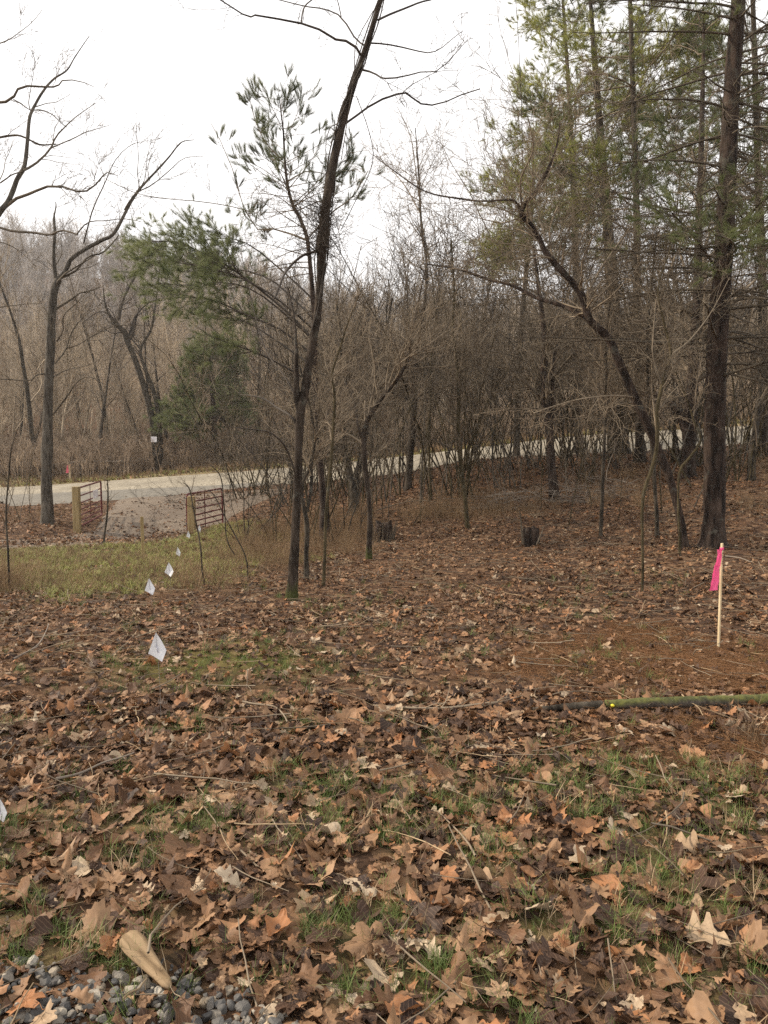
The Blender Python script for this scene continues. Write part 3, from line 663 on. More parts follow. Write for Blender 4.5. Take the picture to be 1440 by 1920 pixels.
hang = np.array([smooth_line(W([668, 640, 634, 620, 612, 611, 613], [160, 200, 230, 238, 262, 290, 305], 9), 14), smooth_line(W([655, 640, 637, 628, 622], [185, 205, 235, 245, 240], 8.95), 14), smooth_line(W([700, 668, 664, 655, 640], [20, 80, 140, 200, 300], 8.9), 14), smooth_line(W([668, 690, 700, 690, 665, 640], [180, 240, 290, 330, 380, 430], 8.9), 14)])
q2 = spawn(rg, hang, np.full((4, 14), .006), 90, 0, 1, .12, 1.0, 0, .6, 4, .4, .002)
knot = spawn(rg, smooth_line(W([598, 600, 603, 606], [480, 450, 420, 390], 9), 12)[None], np.full((1, 12), .03), 260, 0, 1, .6, 1.2, .1, .7, 6, .12, .003)
V, Q = join([tubes(vs, VR, 5), tubes(*q1), tubes(hang, np.full((4, 14), .0045), 4), tubes(*q2), tubes(*knot)])
mesh_obj('vine', V-mbase, Q, M['twig_dark'], mt)

# left bare tree beside the driveway
c1 = lambda pts, w0, w1, d=0: T1(3, 0, 0, pts, w0, w1, d)
c2 = lambda pts, w0, w1, d=0: T1(3, 0, 440, pts, w0, w1, d)
lt = [(88, 986, 22), (87, 920, 20), (88, 850, 19), (91, 750, 17), (96, 650, 16), (98, 590, 15), (101, 545, 14), (108, 525, 13)]
lt2 = c2([(325, 255), (370, 210), (400, 140), (470, 85), (560, 35), (640, -10)], 11, 8)+c1([(680, 1245), (730, 1150), (790, 1060), (870, 970), (950, 880), (1020, 800), (1100, 785)], 8, 1.5, 1)
lt2 = [(108, 530, 13)]+lt2[0:6]+lt2[7:]
lt3 = [(103, 535, 9), (101, 480, 8), (103, 430, 7), (104, 400, 4), (103, 378, 2)]
ll = [c2([(330, 250), (430, 200), (500, 125), (580, 100), (640, 40), (665, 0)], 6, 3, 1), c2([(320, 600), (350, 540), (360, 450), (430, 390), (520, 300)], 4, 1.5, -1),
      c2([(310, 725), (370, 650), (400, 550), (460, 470), (530, 420)], 4, 1.5, 1), c2([(370, 640), (440, 620), (500, 580), (600, 530), (700, 510), (880, 510)], 3, 1, 1),
      c2([(300, 1010), (370, 920), (430, 830), (490, 800), (550, 820), (600, 855)], 4, 1.5, -1), c2([(300, 800), (380, 760), (480, 740), (560, 700)], 3, 1, 1),
      c1([(700, 1180), (760, 1090), (850, 1040), (960, 950), (1040, 890), (1150, 880)], 4, 1, 1), c1([(770, 1080), (830, 1010), (830, 920), (880, 840)], 3, 1, .5),
      c1([(430, 1320), (500, 1250), (600, 1240), (700, 1230), (800, 1250)], 3.5, 1, -1), c1([(470, 1370), (520, 1180), (580, 1040), (640, 920), (720, 830), (780, 800)], 4, 1, -1),
      c1([(600, 1010), (700, 1060), (800, 1095), (950, 1120), (1130, 1135), (1300, 1160), (1400, 1190)], 1.5, 2.5, -4),
      c2([(280, 780), (200, 790), (170, 820), (60, 815), (-40, 810)], 4, 2.5, -1), c2([(310, 180), (350, 100), (340, 0), (400, -100)], 2.5, 1, .7)]
build_tree('bare_tree', 'bare forked tree with a straight dark trunk left of the gates', 'tree', [lt, lt2, lt3], ll, 25, 8, ('bark_pale_haze', 'twig_mid'), (70, 320, 600), (2.2, 1.1, .5), up=.25, crown_from=.5, wob=.03, rr=.35, rmin=.006, wl=.75)
# tree off frame left whose limbs reach in
ot = [(-62, 1010, 26), (-60, 800, 24), (-50, 600, 22), (-40, 480, 20), (-22, 425, 19)]
ot2 = [(-22, 425, 19), (0, 400, 15)]+c1([(50, 1130), (90, 1010), (130, 930), (150, 800), (165, 680), (185, 615), (240, 510), (300, 440), (380, 390), (430, 320), (510, 205)], 12, 1.5, 1)
ot3 = [(-45, 500, 18), (-70, 300, 15), (-60, 120, 12), (-40, -40, 8)]
ol = [c1([(10, 1180), (110, 1105), (180, 1090), (250, 1055), (350, 1050), (440, 1078), (500, 1065), (560, 1010), (590, 970), (650, 985)], 8, 2, -1), c1([(130, 960), (200, 920), (280, 840), (310, 770), (370, 710), (440, 650), (540, 580)], 7, 1.5, 1),
      c1([(290, 830), (390, 790), (500, 740), (620, 700)], 4, 1, 1), c1([(-60, 580), (60, 565), (90, 510), (170, 485), (280, 492), (330, 480), (360, 450), (450, 455), (520, 485)], 7, 1.5, -1),
      c1([(75, 560), (130, 590), (170, 620)], 3, 2), c1([(-30, 780), (60, 760), (130, 770), (230, 815), (320, 810)], 6, 3, 1), c1([(185, 620), (240, 620), (310, 660), (370, 710)], 3, 2),
      c1([(-30, 1270), (70, 1300), (200, 1310), (270, 1320), (350, 1295), (440, 1320)], 7, 4, -1), c1([(-20, 250), (40, 230), (100, 190), (170, 130), (235, 55)], 3, 1, 1), c1([(170, 620), (165, 560), (180, 450), (195, 320)], 2.5, 1, -.5),
      c1([(0, 1030), (60, 990), (130, 960)], 4, 3), c1([(200, 600), (270, 580), (330, 570), (390, 530)], 2.5, 1, .6), c1([(0, 1010), (40, 900), (70, 790)], 2.5, 1, .6),
      c2([(-30, 415), (60, 400), (140, 390), (240, 385)], 3, 1.5, 0), c1([(-10, 1360), (60, 1380), (140, 1440), (200, 1500)], 3, 1)]
build_tree('bare_tree', 'bare tree at the left edge with thick crooked limbs reaching into the sky', 'tree', [ot, ot2, ot3], ol, 20, 18, ('bark_pale_haze', 'twig_mid'), (60, 260, 420), (1.1, .6, .3), up=.2, crown_from=.6, wob=.03, rr=.35, rmin=.005, wl=.74)
# leaning two stem tree behind the road
bt = [(297, 876, 14), (291, 830, 13), (283, 780, 12), (270, 730, 11), (258, 690, 10), (240, 645, 10), (232, 622, 9), (215, 605, 7), (200, 575, 4), (195, 540, 2)]
bt2 = [(300, 872, 11), (298, 810, 9), (293, 760, 8), (284, 720, 7), (272, 690, 6), (264, 655, 5), (285, 615, 4), (293, 565, 3), (300, 500, 1.5)]
bl = [[(222, 600, 6), (232, 560, 5), (255, 515, 5), (268, 490, 4), (280, 440, 2, 1)], [(240, 640, 4), (250, 600, 4), (275, 570, 3), (300, 560, 2)], [(230, 620, 4), (205, 590, 3), (185, 585, 2), (160, 600, 1.5)],
      [(264, 655, 3), (250, 640, 2.5), (235, 620, 2)]]
btt, _b = build_tree('leaning_tree', 'bare two-stemmed tree leaning left on the bank behind the road', 'tree', [bt, bt2], bl, 46, 28, ('bark', 'twig_dark'), (50, 200, 300), (2.2, 1.1, .5), up=.2, rr=.35, rmin=.01, crown_from=.5, wob=.03)
# central trees in the thicket
build_tree('forked_tree', 'small black-barked tree forking in a wide vee left of the near stump', 'tree',
  [[(692, 1048, 11), (694, 1000, 10), (693, 950, 9), (686, 900, 9), (682, 860, 10), (680, 825, 10), (683, 805, 9), (690, 785, 9), (703, 765, 8), (720, 740, 7), (742, 715, 7), (760, 685, 6), (767, 660, 5), (775, 620, 4), (785, 570, 3, .4), (800, 500, 2, .8)],
   [(681, 825, 7), (672, 800, 5), (668, 770, 5, .3), (655, 740, 4, .5), (640, 700, 3, .8), (615, 660, 2, 1.2)]],
  [[(680, 832, 6), (660, 818, 4), (645, 810, 3.5), (633, 790, 3, -.3), (628, 750, 2.5, -.6)], [(765, 672, 4), (790, 655, 3), (840, 620, 2, .8)], [(685, 800, 4), (685, 750, 3.5, .3), (700, 690, 3, .6), (690, 630, 2, .9)], [(735, 722, 4), (750, 690, 3, -.5), (740, 640, 2, -.9)], [(688, 870, 3), (705, 850, 2.5), (725, 835, 2), (745, 800, 1.2)]],
  13, 31, ('bark_moss', 'twig'), (60, 420, 900), (1.3, .7, .4), up=.2, crown_from=.4, rmin=.0035)
build_tree('forked_tree', 'thick low-forking tree standing behind the black-barked vee tree', 'tree',
  [[(664, 962, 20), (664, 930, 18), (664, 905, 17), (672, 880, 13), (680, 850, 11), (686, 810, 9), (695, 760, 8), (705, 700, 6), (720, 640, 4), (735, 560, 3)],
   [(664, 908, 14), (655, 885, 11), (650, 850, 10), (644, 810, 9), (641, 760, 8), (636, 700, 6), (640, 640, 5), (630, 560, 3)]],
  [[(660, 895, 5), (645, 885, 4), (625, 875, 3.5), (608, 868, 3)], [(642, 780, 4), (655, 720, 3.5, .5), (665, 660, 3, 1)], [(700, 740, 4), (735, 700, 3, -.6), (770, 640, 2, -1)], [(670, 885, 4), (700, 860, 3, .6), (730, 820, 2, 1)]],
  19, 32, ('bark', 'twig'), (70, 480, 1000), (2.0, 1.0, .5), up=.2, crown_from=.35, rmin=.004)
build_tree('sapling', 'crooked thin sapling with grey bark right behind the leaning vine tree', 'tree',
  [[(575, 1088, 9), (574, 1040, 9), (576, 985, 9), (570, 945, 8), (566, 915, 7), (580, 880, 6), (588, 830, 6), (585, 790, 5), (575, 740, 4), (560, 680, 3), (552, 600, 2)], [(576, 960, 6), (584, 920, 6), (586, 860, 5), (592, 800, 4), (600, 740, 3)]],
  [[(582, 875, 4), (570, 850, 3), (555, 800, 2)]], 10.5, 33, ('bark', 'twig'), (40, 220, 420), (.9, .5, .3), crown_from=.3, rmin=.0028)
build_tree('sapling', 'slim pale sapling rising just right of the leaning vine tree', 'tree',
  [[(606, 1100, 6), (608, 1040, 6), (611, 960, 6), (618, 880, 6), (624, 800, 6), (627, 740, 5), (625, 700, 4), (640, 650, 3.5), (655, 600, 2.5), (680, 540, 2)]], [], 9.8, 34, ('bark_yel', 'twig'), (40, 240, 420), (.8, .45, .25), crown_from=.3, rmin=.0025)
build_tree('bare_tree', 'plain brown trunk standing alone at the near edge of the road', 'tree',
  [[(765, 917, 14), (766, 890, 13), (769, 850, 12), (774, 800, 12), (778, 750, 11), (779, 700, 10), (784, 650, 8), (795, 580, 6), (800, 500, 5), (790, 420, 4), (785, 330, 3), (778, 240, 1.5)]],
  [[(779, 690, 5), (765, 670, 4), (750, 640, 3)], [(781, 690, 4), (810, 650, 4, 1), (850, 600, 3, 2)], [(788, 400, 2.5), (760, 350, 2, 1), (735, 320, 1.2, 2)], [(785, 360, 2), (770, 260, 1.5), (745, 200, 1)]], 24, 35, ('bark_far', 'twig'), (70, 420, 800), (2.4, 1.2, .6), crown_from=.3, rmin=.005)
build_tree('sapling', 'straight yellowish sapling right of the near stump', 'tree',
  [[(877, 992, 8), (872, 950, 8), (868, 910, 8), (864, 870, 8), (860, 800, 7), (861, 740, 7), (857, 680, 6), (850, 620, 5), (852, 550, 4), (845, 450, 3)]], [[(862, 850, 3), (850, 800, 2.5), (838, 740, 2)], [(860, 745, 3), (880, 700, 2.5), (905, 640, 2)]], 15.5, 36, ('bark_yel', 'twig'), (60, 360, 700), (1.3, .8, .4), crown_from=.3, rmin=.0035)
build_tree('bare_tree', 'gnarled dark tree with bulging bark at the edge of the brush pile', 'tree',
  [[(1040, 937, 20), (1036, 900, 17), (1033, 860, 15), (1031, 820, 14), (1026, 780, 15), (1021, 740, 14), (1018, 700, 13), (1022, 660, 11), (1018, 600, 9), (1010, 540, 7), (1000, 460, 5)], [(1030, 800, 8), (1038, 760, 7), (1036, 700, 6), (1045, 640, 4)]],
  [[(1033, 830, 3), (1040, 800, 3), (1035, 775, 2.5), (1042, 760, 2)], [(1030, 740, 4), (1060, 700, 3, 1), (1100, 660, 2.5, 2)], [(1020, 700, 4), (990, 660, 3, 1), (960, 640, 2, 2)]], 19, 37, ('bark_pine', 'twig'), (70, 420, 800), (2, 1, .5), crown_from=.35, rmin=.0045)
build_tree('leaning_tree', 'dark bent tree leaning left from beside the big pine', 'tree',
  [[(1284, 1028, 14), (1278, 980, 14), (1264, 920, 14), (1250, 880, 15), (1238, 850, 15), (1216, 800, 16), (1195, 755, 16), (1178, 715, 15), (1162, 680, 15), (1145, 640, 14), (1125, 618, 14), (1107, 600, 13), (1098, 575, 13), (1088, 548, 13), (1066, 522, 11), (1042, 497, 11), (1020, 470, 10), (1008, 445, 10), (990, 418, 10), (976, 400, 9), (985, 380, 8), (1000, 365, 8), (1015, 340, 7), (1028, 315, 6), (1042, 280, 4), (1050, 230, 3)],
   [(976, 400, 5), (968, 380, 4), (950, 374, 4), (910, 377, 3.5, .3), (870, 374, 3.5, .6), (800, 360, 2.5, 1), (740, 320, 2, 1.4), (700, 290, 1.2, 1.8)], [(1105, 600, 8), (1060, 575, 7, .3), (1010, 560, 6.5, .6), (960, 535, 5.5, .9), (920, 525, 5, 1.2), (860, 505, 4, 1.5), (800, 495, 3, 2)]],
  [[(980, 395, 4), (975, 340, 3.5, -.3), (1000, 280, 3, -.6), (990, 220, 2, -.9)], [(1095, 560, 5), (1130, 500, 4, .5), (1180, 430, 3, 1)], [(1040, 495, 4), (1030, 430, 3, .5), (1060, 360, 2.5, .9)], [(1190, 745, 4), (1150, 742, 3.5, -.3), (1080, 750, 3, -.7), (1000, 775, 2.2, -1)], [(1235, 840, 4), (1225, 760, 3, .4), (1222, 680, 2, .8)]],
  11.5, 38, ('bark_pine', 'twig'), (170, 900, 1900), (1.3, .8, .4), up=.0, crown_from=.35, rmin=.003, rr=.3, wand=.42)
build_tree('sapling', 'thin knobbly sapling between the far stump and the bent leaning tree', 'tree',
  [[(1125, 1017, 7), (1128, 960, 7), (1131, 900, 7), (1133, 850, 6), (1135, 780, 6), (1137, 720, 6), (1135, 660, 5), (1140, 590, 4), (1150, 500, 3)]], [], 13, 39, ('bark', 'twig'), (50, 300, 500), (1, .6, .3), crown_from=.45, rmin=.003)
build_tree('sapling', 'wavy yellow-green sapling crossing in front of the bent leaning tree', 'tree',
  [[(1205, 1138, 4), (1206, 1080, 5), (1205, 1020, 5), (1204, 960, 6), (1208, 920, 7), (1222, 880, 7), (1231, 840, 7), (1232, 800, 7), (1230, 770, 7), (1238, 730, 7), (1250, 690, 6), (1258, 660, 5), (1245, 600, 4), (1235, 540, 3), (1260, 460, 2)]],
  [[(1255, 668, 4), (1290, 640, 3, .2), (1330, 590, 2, .4), (1370, 520, 1.2, .6)], [(1240, 720, 3), (1225, 660, 2.5), (1230, 560, 2)]], 8.6, 40, ('bark_yel', 'twig_mid'), (24, 120, 200), (.8, .45, .25), crown_from=.5, rmin=.0023)
build_tree('sapling', 'forked thin sapling behind the bent leaning tree', 'tree',
  [[(1232, 990, 7), (1228, 930, 7), (1224, 860, 7), (1216, 780, 6), (1214, 700, 6), (1216, 620, 5), (1222, 540, 4), (1230, 440, 3)]], [], 12.5, 41, ('bark', 'twig'), (60, 360, 700), (1.2, .7, .35), crown_from=.35, rmin=.003)
build_tree('sapling', 'slender pale sapling bending towards the big pine trunk', 'tree',
  [[(1275, 1000, 4), (1272, 920, 4), (1276, 880, 5), (1295, 855, 5), (1312, 825, 4), (1300, 790, 3.5), (1285, 740, 3), (1265, 690, 2.5), (1250, 660, 2)]], [[(1300, 780, 3), (1306, 730, 2.5), (1318, 660, 2)]], 11, 42, ('bark_yel', 'twig'), (20, 120, 200), (.7, .4, .2), crown_from=.5, rmin=.0025)
build_tree('bare_tree', 'stout double trunk behind the big pine near the road', 'tree',
  [[(1290, 900, 30), (1292, 860, 26), (1293, 800, 24), (1297, 740, 22), (1300, 680, 20), (1304, 600, 18), (1308, 500, 15), (1310, 400, 12), (1315, 250, 9), (1320, 50, 5)], [(1288, 810, 18), (1278, 780, 16), (1262, 760, 12), (1235, 742, 9, .5), (1190, 738, 5, 1), (1130, 730, 3, 2)]],
  [[(1295, 700, 9), (1262, 660, 7, 1), (1220, 620, 5, 2)], [(1292, 640, 6), (1250, 610, 5, -1), (1180, 600, 4, -2)], [(1300, 560, 5), (1340, 520, 4, 1), (1400, 500, 3, 2)]],
  19, 43, ('bark_pine', 'twig'), (90, 600, 1200), (2.6, 1.3, .6), up=.05, crown_from=.3, rmin=.0045)
build_tree('bare_tree', 'slim crooked tree with a split base at the far right edge', 'tree',
  [[(1408, 905, 15), (1410, 860, 13), (1414, 820, 12), (1420, 770, 10), (1428, 730, 10), (1437, 690, 9), (1450, 640, 8), (1470, 560, 6)], [(1412, 900, 8), (1414, 860, 7), (1417, 835, 6)]], [[(1420, 770, 4), (1400, 720, 3, .5), (1380, 650, 2.5, 1)]], 17, 44, ('bark', 'twig'), (40, 240, 500), (1.6, .9, .5), crown_from=.4, rmin=.004)
build_tree('sapling', 'thin whip standing alone in the lawn at the left edge', 'tree', [[(20, 1112, 4), (17, 1050, 4), (14, 980, 3.5), (12, 920, 3), (18, 850, 2.2), (35, 800, 1.2)]], [], 9.3, 45, ('bark', 'twig'), (8, 20), (.4, .2), crown_from=.5, rmin=.002)
build_tree('sapling', 'thin bare whip between the left gate and the wooden stake', 'tree', [[(194, 1026, 3.5), (198, 980, 3.5), (203, 935, 3), (202, 900, 2)]], [], 17, 46, ('bark', 'twig'), (8, 20), (.4, .2), crown_from=.5, rmin=.003)
build_tree('sapling', 'thin dark whip rising in front of the right gate post', 'tree', [[(383, 1092, 3), (378, 1040, 3), (366, 980, 2.6), (355, 920, 2.2), (345, 905, 1.4)]], [], 10, 47, ('bark', 'twig'), (8, 20), (.3, .15), crown_from=.5, rmin=.0018)
build_tree('sapling', 'two thin whips crossing the right half of the right gate', 'tree', [[(465, 1100, 2.5), (463, 1050, 2.5), (440, 1000, 2.4), (418, 960, 2), (400, 930, 1.8), (390, 918, 1.2)], [(440, 1040, 2), (424, 1000, 2.2), (420, 950, 2), (412, 895, 2), (395, 870, 1.5)]], [], 10.5, 48, ('bark', 'twig'), (8, 20), (.3, .15), crown_from=.5, rmin=.0018)

# ---- pines
def whorls(rng, TPp, TRr, n, t0, t1, Lf, az=None, up=.0, droop=.0, K=8, rr=.4, rmin=.006):
    """branches leaving a trunk nearly level; Lf(t) length"""
    t = t0+(t1-t0)*np.sort(rng.random(n)); f = t*(len(TPp)-1); a = np.clip(f.astype(int), 0, len(TPp)-2); u = (f-a)[:, None]
    pos = TPp[a]*(1-u)+TPp[a+1]*u; rp = TRr[a]
    an = rng.random(n)*6.283 if az is None else az+rng.normal(size=n)*.7
    L = Lf(t)*(.6+.5*rng.random(n)); d = np.stack([np.cos(an), np.sin(an), up+rng.normal(size=n)*.12], -1); d /= np.linalg.norm(d, axis=-1, keepdims=True)
    P = np.empty((n, K, 3)); P[:, 0] = pos
    for k in range(1, K):
        d = d+rng.normal(size=(n, 3))*.05; d[:, 2] -= droop/K; d /= np.linalg.norm(d, axis=-1, keepdims=True); P[:, k] = P[:, k-1]+d*(L/(K-1))[:, None]
    r0 = np.clip(rp*rr, rmin, L*.0065+.004)
    return P, r0[:, None]*np.linspace(1, .25, K)[None]
def pine(name, label, trunk, Y, seed, live, dead, Ll, Ld, sub=(500, 1500), tuft_spec=(4000, 12, .11, .004), fm='needle', bm='bark_pine', tm='twig', az_live=None, az_dead=None, group=None, subl=(.7, .35), extra=(), droop=.25, upl=.15, dead_sub=(300, 900), rmin=.004, live_t=(.5, 1), dead_t=(.12, .8), tw=1.0):
    rng = np.random.default_rng(seed); P, Rr = traced(trunk, Y, K=max(24, len(trunk)*5)); P = wobble(rng, P, .012)
    b = P[0]; base = np.array([b[0], b[1], gzs(b[0], b[1])]); th = thing(name, label, 'tree', base, group)
    V, Q = trunk_mesh(rng, P, Rr*tw, 24, .34, .035, max(.3, b[2]-base[2]+.3))
    mesh_obj('trunk', V-base, Q, M[bm], th)
    cr = []; fol = []
    if dead:
        D = whorls(rng, P, Rr, dead, *dead_t, Ld, az_dead, .05, droop, rr=.3, rmin=rmin*1.5); cr.append(tubes(*D, 5)); a = D
        for n, l in zip(dead_sub, subl): a = spawn(rng, *a, n, .15, 1, l, .8, -.02, .45, 6, .5, rmin, horiz=False, flat=.6); cr.append(tubes(*a))
    if live:
        D = whorls(rng, P, Rr, live, *live_t, Ll, az_live, upl, -.05, rr=.35, rmin=rmin*1.5)
        if extra:
            E = [smooth_line(np.c_[traced(e, Y, 8)], 8) for e in extra]; E = np.array(E); D = (np.concatenate([D[0], E[..., :3]]), np.concatenate([D[1], E[..., 3]]))
            wE = 1
        cr.append(tubes(*D, 5)); a = spawn(rng, *D, sub[0], .25, 1, subl[0], .75, .08, .25, 6, .5, rmin, flat=.35); cr.append(tubes(*a)); fol.append(D[0][:, -3:]); fol.append(a[0][:, -3:])
        a2 = spawn(rng, *a, sub[1], .3, 1, subl[1], .6, .1, .2, 5, .6, rmin, flat=.6); cr.append(tubes(*a2)); fol += [a2[0][:, -3:], a2[0][:, -3:]]
    V, Q = join(cr); mesh_obj('crown', V-base, Q, M[tm], th)
    if live and tuft_spec:
        V, Q = tufts(rng, np.concatenate(fol), *tuft_spec); mesh_obj('foliage', V-base, Q, M[fm], th)
    return th, base
# young pine behind the vine tree, its top against the sky and one long bough to the left
def bough_mass(th, base):
    rng = np.random.default_rng(77)
    ex = [[(590, 640, 5), (545, 590, 4.5, .3), (490, 545, 4, .5), (430, 500, 3.5, .7), (380, 475, 3, .9), (320, 450, 2, 1.1), (252, 462, 1.5, 1.3)], [(590, 670, 5), (530, 620, 4, .3), (460, 590, 3.5, .7), (390, 560, 2.5, 1), (310, 560, 1.5, 1.3)],
          [(590, 620, 4), (520, 560, 3.5, 0), (450, 520, 3, 0), (400, 505, 2.5, 0), (320, 490, 1.5, 0), (275, 500, 1.5, 0)], [(590, 640, 4), (500, 560, 3, -.6), (430, 530, 2, -1), (350, 535, 1.5, -1.4), (290, 530, 1, -1.6)],
          [(590, 690, 4), (520, 640, 3, .8), (450, 600, 2, 1.4), (360, 590, 1.5, 2)], [(585, 560, 4), (520, 500, 3, .6), (450, 450, 2, 1), (380, 450, 1.5, 1.4), (330, 450, 1, 1.8)], [(590, 600, 4), (500, 520, 3, 1.4), (400, 500, 2, 2.4), (310, 490, 1.5, 3)], [(590, 720, 4), (500, 670, 3, -.4), (420, 640, 2, -.8)]]
    E = np.array([smooth_line(np.c_[traced(e, 15.5, 8)], 12) for e in ex]); P, Rr = E[..., :3], E[..., 3]
    a = spawn(rng, P[:, 4:], Rr[:, 4:], 300, .05, 1, 1.0, .7, .06, .25, 6, .5, .004, flat=.5, lscale=.3); b = spawn(rng, *a, 1200, .1, 1, .4, .6, .0, .25, 5, .6, .003)
    V, Q = join([tubes(P, Rr, 5), tubes(*a), tubes(*b)]); mesh_obj('bough', V-base, Q, M['twig_dark'], th)
    V, Q = tufts(rng, np.concatenate([a[0][:, -3:], b[0][:, -3:], b[0][:, -3:]]), 6800, 22, .13, .0028, .25, .55); mesh_obj('foliage', V-base, Q, M['needle'], th)
yp = [(608, 965, 13), (603, 900, 12), (598, 840, 12), (592, 780, 11), (590, 700, 10), (588, 600, 9), (582, 520, 8), (575, 450, 7), (562, 410, 6.5), (549, 383, 6), (540, 345, 5), (535, 300, 4), (532, 250, 3), (528, 215, 2.4), (523, 176, 1.5)]
ypt, ypb = pine('pine_tree', 'young pine whose feathery top shows against the sky left of the vine tree', yp, 15.5, 51, 34, 30, lambda t: 2.6*(1.03-t)+.5, lambda t: 1.9+0*t, (220, 420), (1700, 34, .17, .0021, .5), 'needle_top', upl=.45, live_t=(.6, .99), dead_t=(.15, .7), subl=(.5, .25),
     extra=[[(575, 450, 4), (520, 430, 3, .5), (470, 420, 2, 1), (430, 300, 1.5, 1.4), (395, 230, 1, 1.6)],
            [(530, 300, 3), (500, 270, 2), (480, 230, 1.5), (468, 185, 1)], [(540, 340, 3), (580, 320, 2, .4), (640, 330, 1.5, .7), (655, 265, 1, .9)], [(575, 450, 3), (620, 400, 3, .5), (660, 370, 2, 1), (690, 320, 1.2, 1.4)]])
bough_mass(ypt, ypb)
pine('pine_tree', 'small bushy pine on the bank behind the road', [(405, 868, 12), (402, 800, 10), (398, 740, 8), (395, 690, 5), (392, 650, 2)], 47, 53, 60, 0, lambda t: 4.2*(1.15-t), lambda t: 0*t, (900, 2600), (9000, 10, .3, .02), 'needle', live_t=(.2, 1), subl=(1.2, .6), rmin=.01)
# big pine at right
bp = [(1334, 1032, 46), (1335, 990, 41), (1337, 940, 39), (1338, 860, 38), (1340, 780, 37), (1343, 700, 36), (1347, 620, 36), (1351, 560, 34), (1356, 500, 32), (1361, 420, 31), (1365, 340, 30), (1370, 250, 29), (1376, 150, 28), (1382, 60, 26), (1387, -30, 24), (1395, -160, 20), (1405, -320, 15)]
pine('pine_tree', 'big straight pine with a thick dark trunk behind the pink-ribboned stake', bp, 11.5, 54, 26, 105, lambda t: 2.3+0*t, lambda t: 3.2-1.2*t, (340, 900), (3200, 18, .13, .0042), 'needle_d', live_t=(.42, 1), dead_t=(.3, .95), droop=.35, dead_sub=(1100, 3000), subl=(1.0, .5), rmin=.0032, tm='twig_mid',
     extra=[[(1355, 520, 6), (1320, 470, 5, -.5), (1290, 430, 4, -1.2), (1260, 400, 3, -2)], [(1362, 440, 6), (1400, 420, 5, -.6), (1440, 430, 4, -1.3), (1480, 450, 3, -2)], [(1360, 480, 6), (1380, 470, 5, -1), (1370, 450, 4, -2), (1340, 440, 3, -3)], [(1365, 380, 5), (1420, 370, 4, -1), (1470, 380, 3, -2)]])
# background pines filling the upper right
pspec = [('far big pine trunk standing at the road edge behind the thicket', [(1161, 860, 42), (1158, 800, 38), (1156, 700, 36), (1152, 600, 27), (1145, 480, 21), (1135, 360, 17), (1125, 240, 13), (1115, 120, 10), (1108, 20, 7), (1100, -80, 5)], 27, 61, 34, 40, 'needle'),
         ('tall pine with yellow-green upper boughs against the sky', [(1085, 835, 20), (1084, 700, 19), (1082, 560, 17), (1078, 420, 15), (1072, 280, 13), (1065, 160, 10), (1058, 40, 8), (1050, -80, 5)], 30, 62, 52, 24, 'needle_y'),
         ('straight pine right of the yellow-green one, reaching the top edge', [(1200, 850, 22), (1198, 700, 20), (1196, 560, 18), (1194, 420, 16), (1190, 280, 14), (1185, 140, 12), (1180, 0, 10), (1172, -140, 6)], 24, 63, 34, 44, 'needle_y'),
         ('pine whose top leans over the thicket right of centre', [(968, 865, 18), (970, 760, 17), (975, 640, 15), (985, 520, 12), (995, 420, 10), (1000, 330, 7), (1000, 240, 4)], 31, 64, 34, 40, 'needle_y'),
         ('dark pine behind the right side of the big straight pine', [(1432, 850, 24), (1430, 700, 22), (1428, 520, 20), (1422, 340, 17), (1418, 160, 14), (1412, 0, 11), (1405, -160, 6)], 22, 65, 44, 50, 'needle_d')]
for lab, tr, Y, sd_, nl, nd, fm in pspec:
    pine('pine_tree', lab, tr, Y, sd_, nl, nd, lambda t: 4.6*(1.25-t), lambda t: 3.4+0*t, (560, 1900), (8500, 16, .19, .006), fm, live_t=(.45, 1), dead_t=(.12, .7), dead_sub=(700, 2200), subl=(1.1, .55), rmin=.006, upl=.3, tw=1.0 if Y == 27 else .72, bm='bark_far')

# ---- thicket shrubs (copies)
def shrub(seed, H, ns, n2, n3, lean=.35, r=.016, rm=.0042):
    rng = np.random.default_rng(seed); K = 9
    P = np.empty((ns, K, 3)); P[:, 0] = np.c_[rng.normal(size=(ns, 2))*.15, np.full(ns, -.1)]
    a = rng.random(ns)*6.28; ln = lean*rng.random(ns)*1.4; d = np.stack([np.cos(a)*ln, np.sin(a)*ln, np.ones(ns)], -1); h = H*(.55+.55*rng.random(ns))
    for k in range(1, K):
        d = d+rng.normal(size=(ns, 3))*.1; d[:, 2] -= .03*k*ln; d /= np.linalg.norm(d, axis=-1, keepdims=True); P[:, k] = P[:, k-1]+d*(h/(K-1))[:, None]
    Rr = (r*(.5+.7*rng.random(ns)))[:, None]*np.linspace(1, .25, K)[None]
    a1 = spawn(rng, P, Rr, n2, .35, 1, H*.42, .7, .1, .28, 8, .55, rm*1.2); a2 = spawn(rng, *a1, n3, .15, 1, H*.16, .75, .05, .35, 6, .6, rm*.8); a3 = spawn(rng, *a2, int(n3*.8), .2, 1, H*.08, .8, .05, .4, 4, .8, rm*.8)
    return tubes(P, Rr, 6), join([tubes(*a1), tubes(*a2), tubes(*a3)])
protos = []
for k in range(8):
    st, cr = shrub(200+k, [4.6, 5.2, 3.6, 5.6, 4.2, 3.0, 6.0, 4.8][k], [6, 5, 7, 4, 6, 8, 3, 5][k], [34, 32, 38, 26, 34, 38, 22, 32][k], 210, [.4, .3, .6, .25, .5, .7, .2, .45][k])
    sm = mesh_obj('stem', *st, M[['bark_pale_haze', 'bark_yel', 'bark'][k % 3]], link=False).data; cm = mesh_obj('twigs', *cr, M[['twig', 'twig_dark', 'twig_mid', 'twig_dark'][k % 4]], link=False).data
    protos.append((sm, cm))
rng = np.random.default_rng(99)
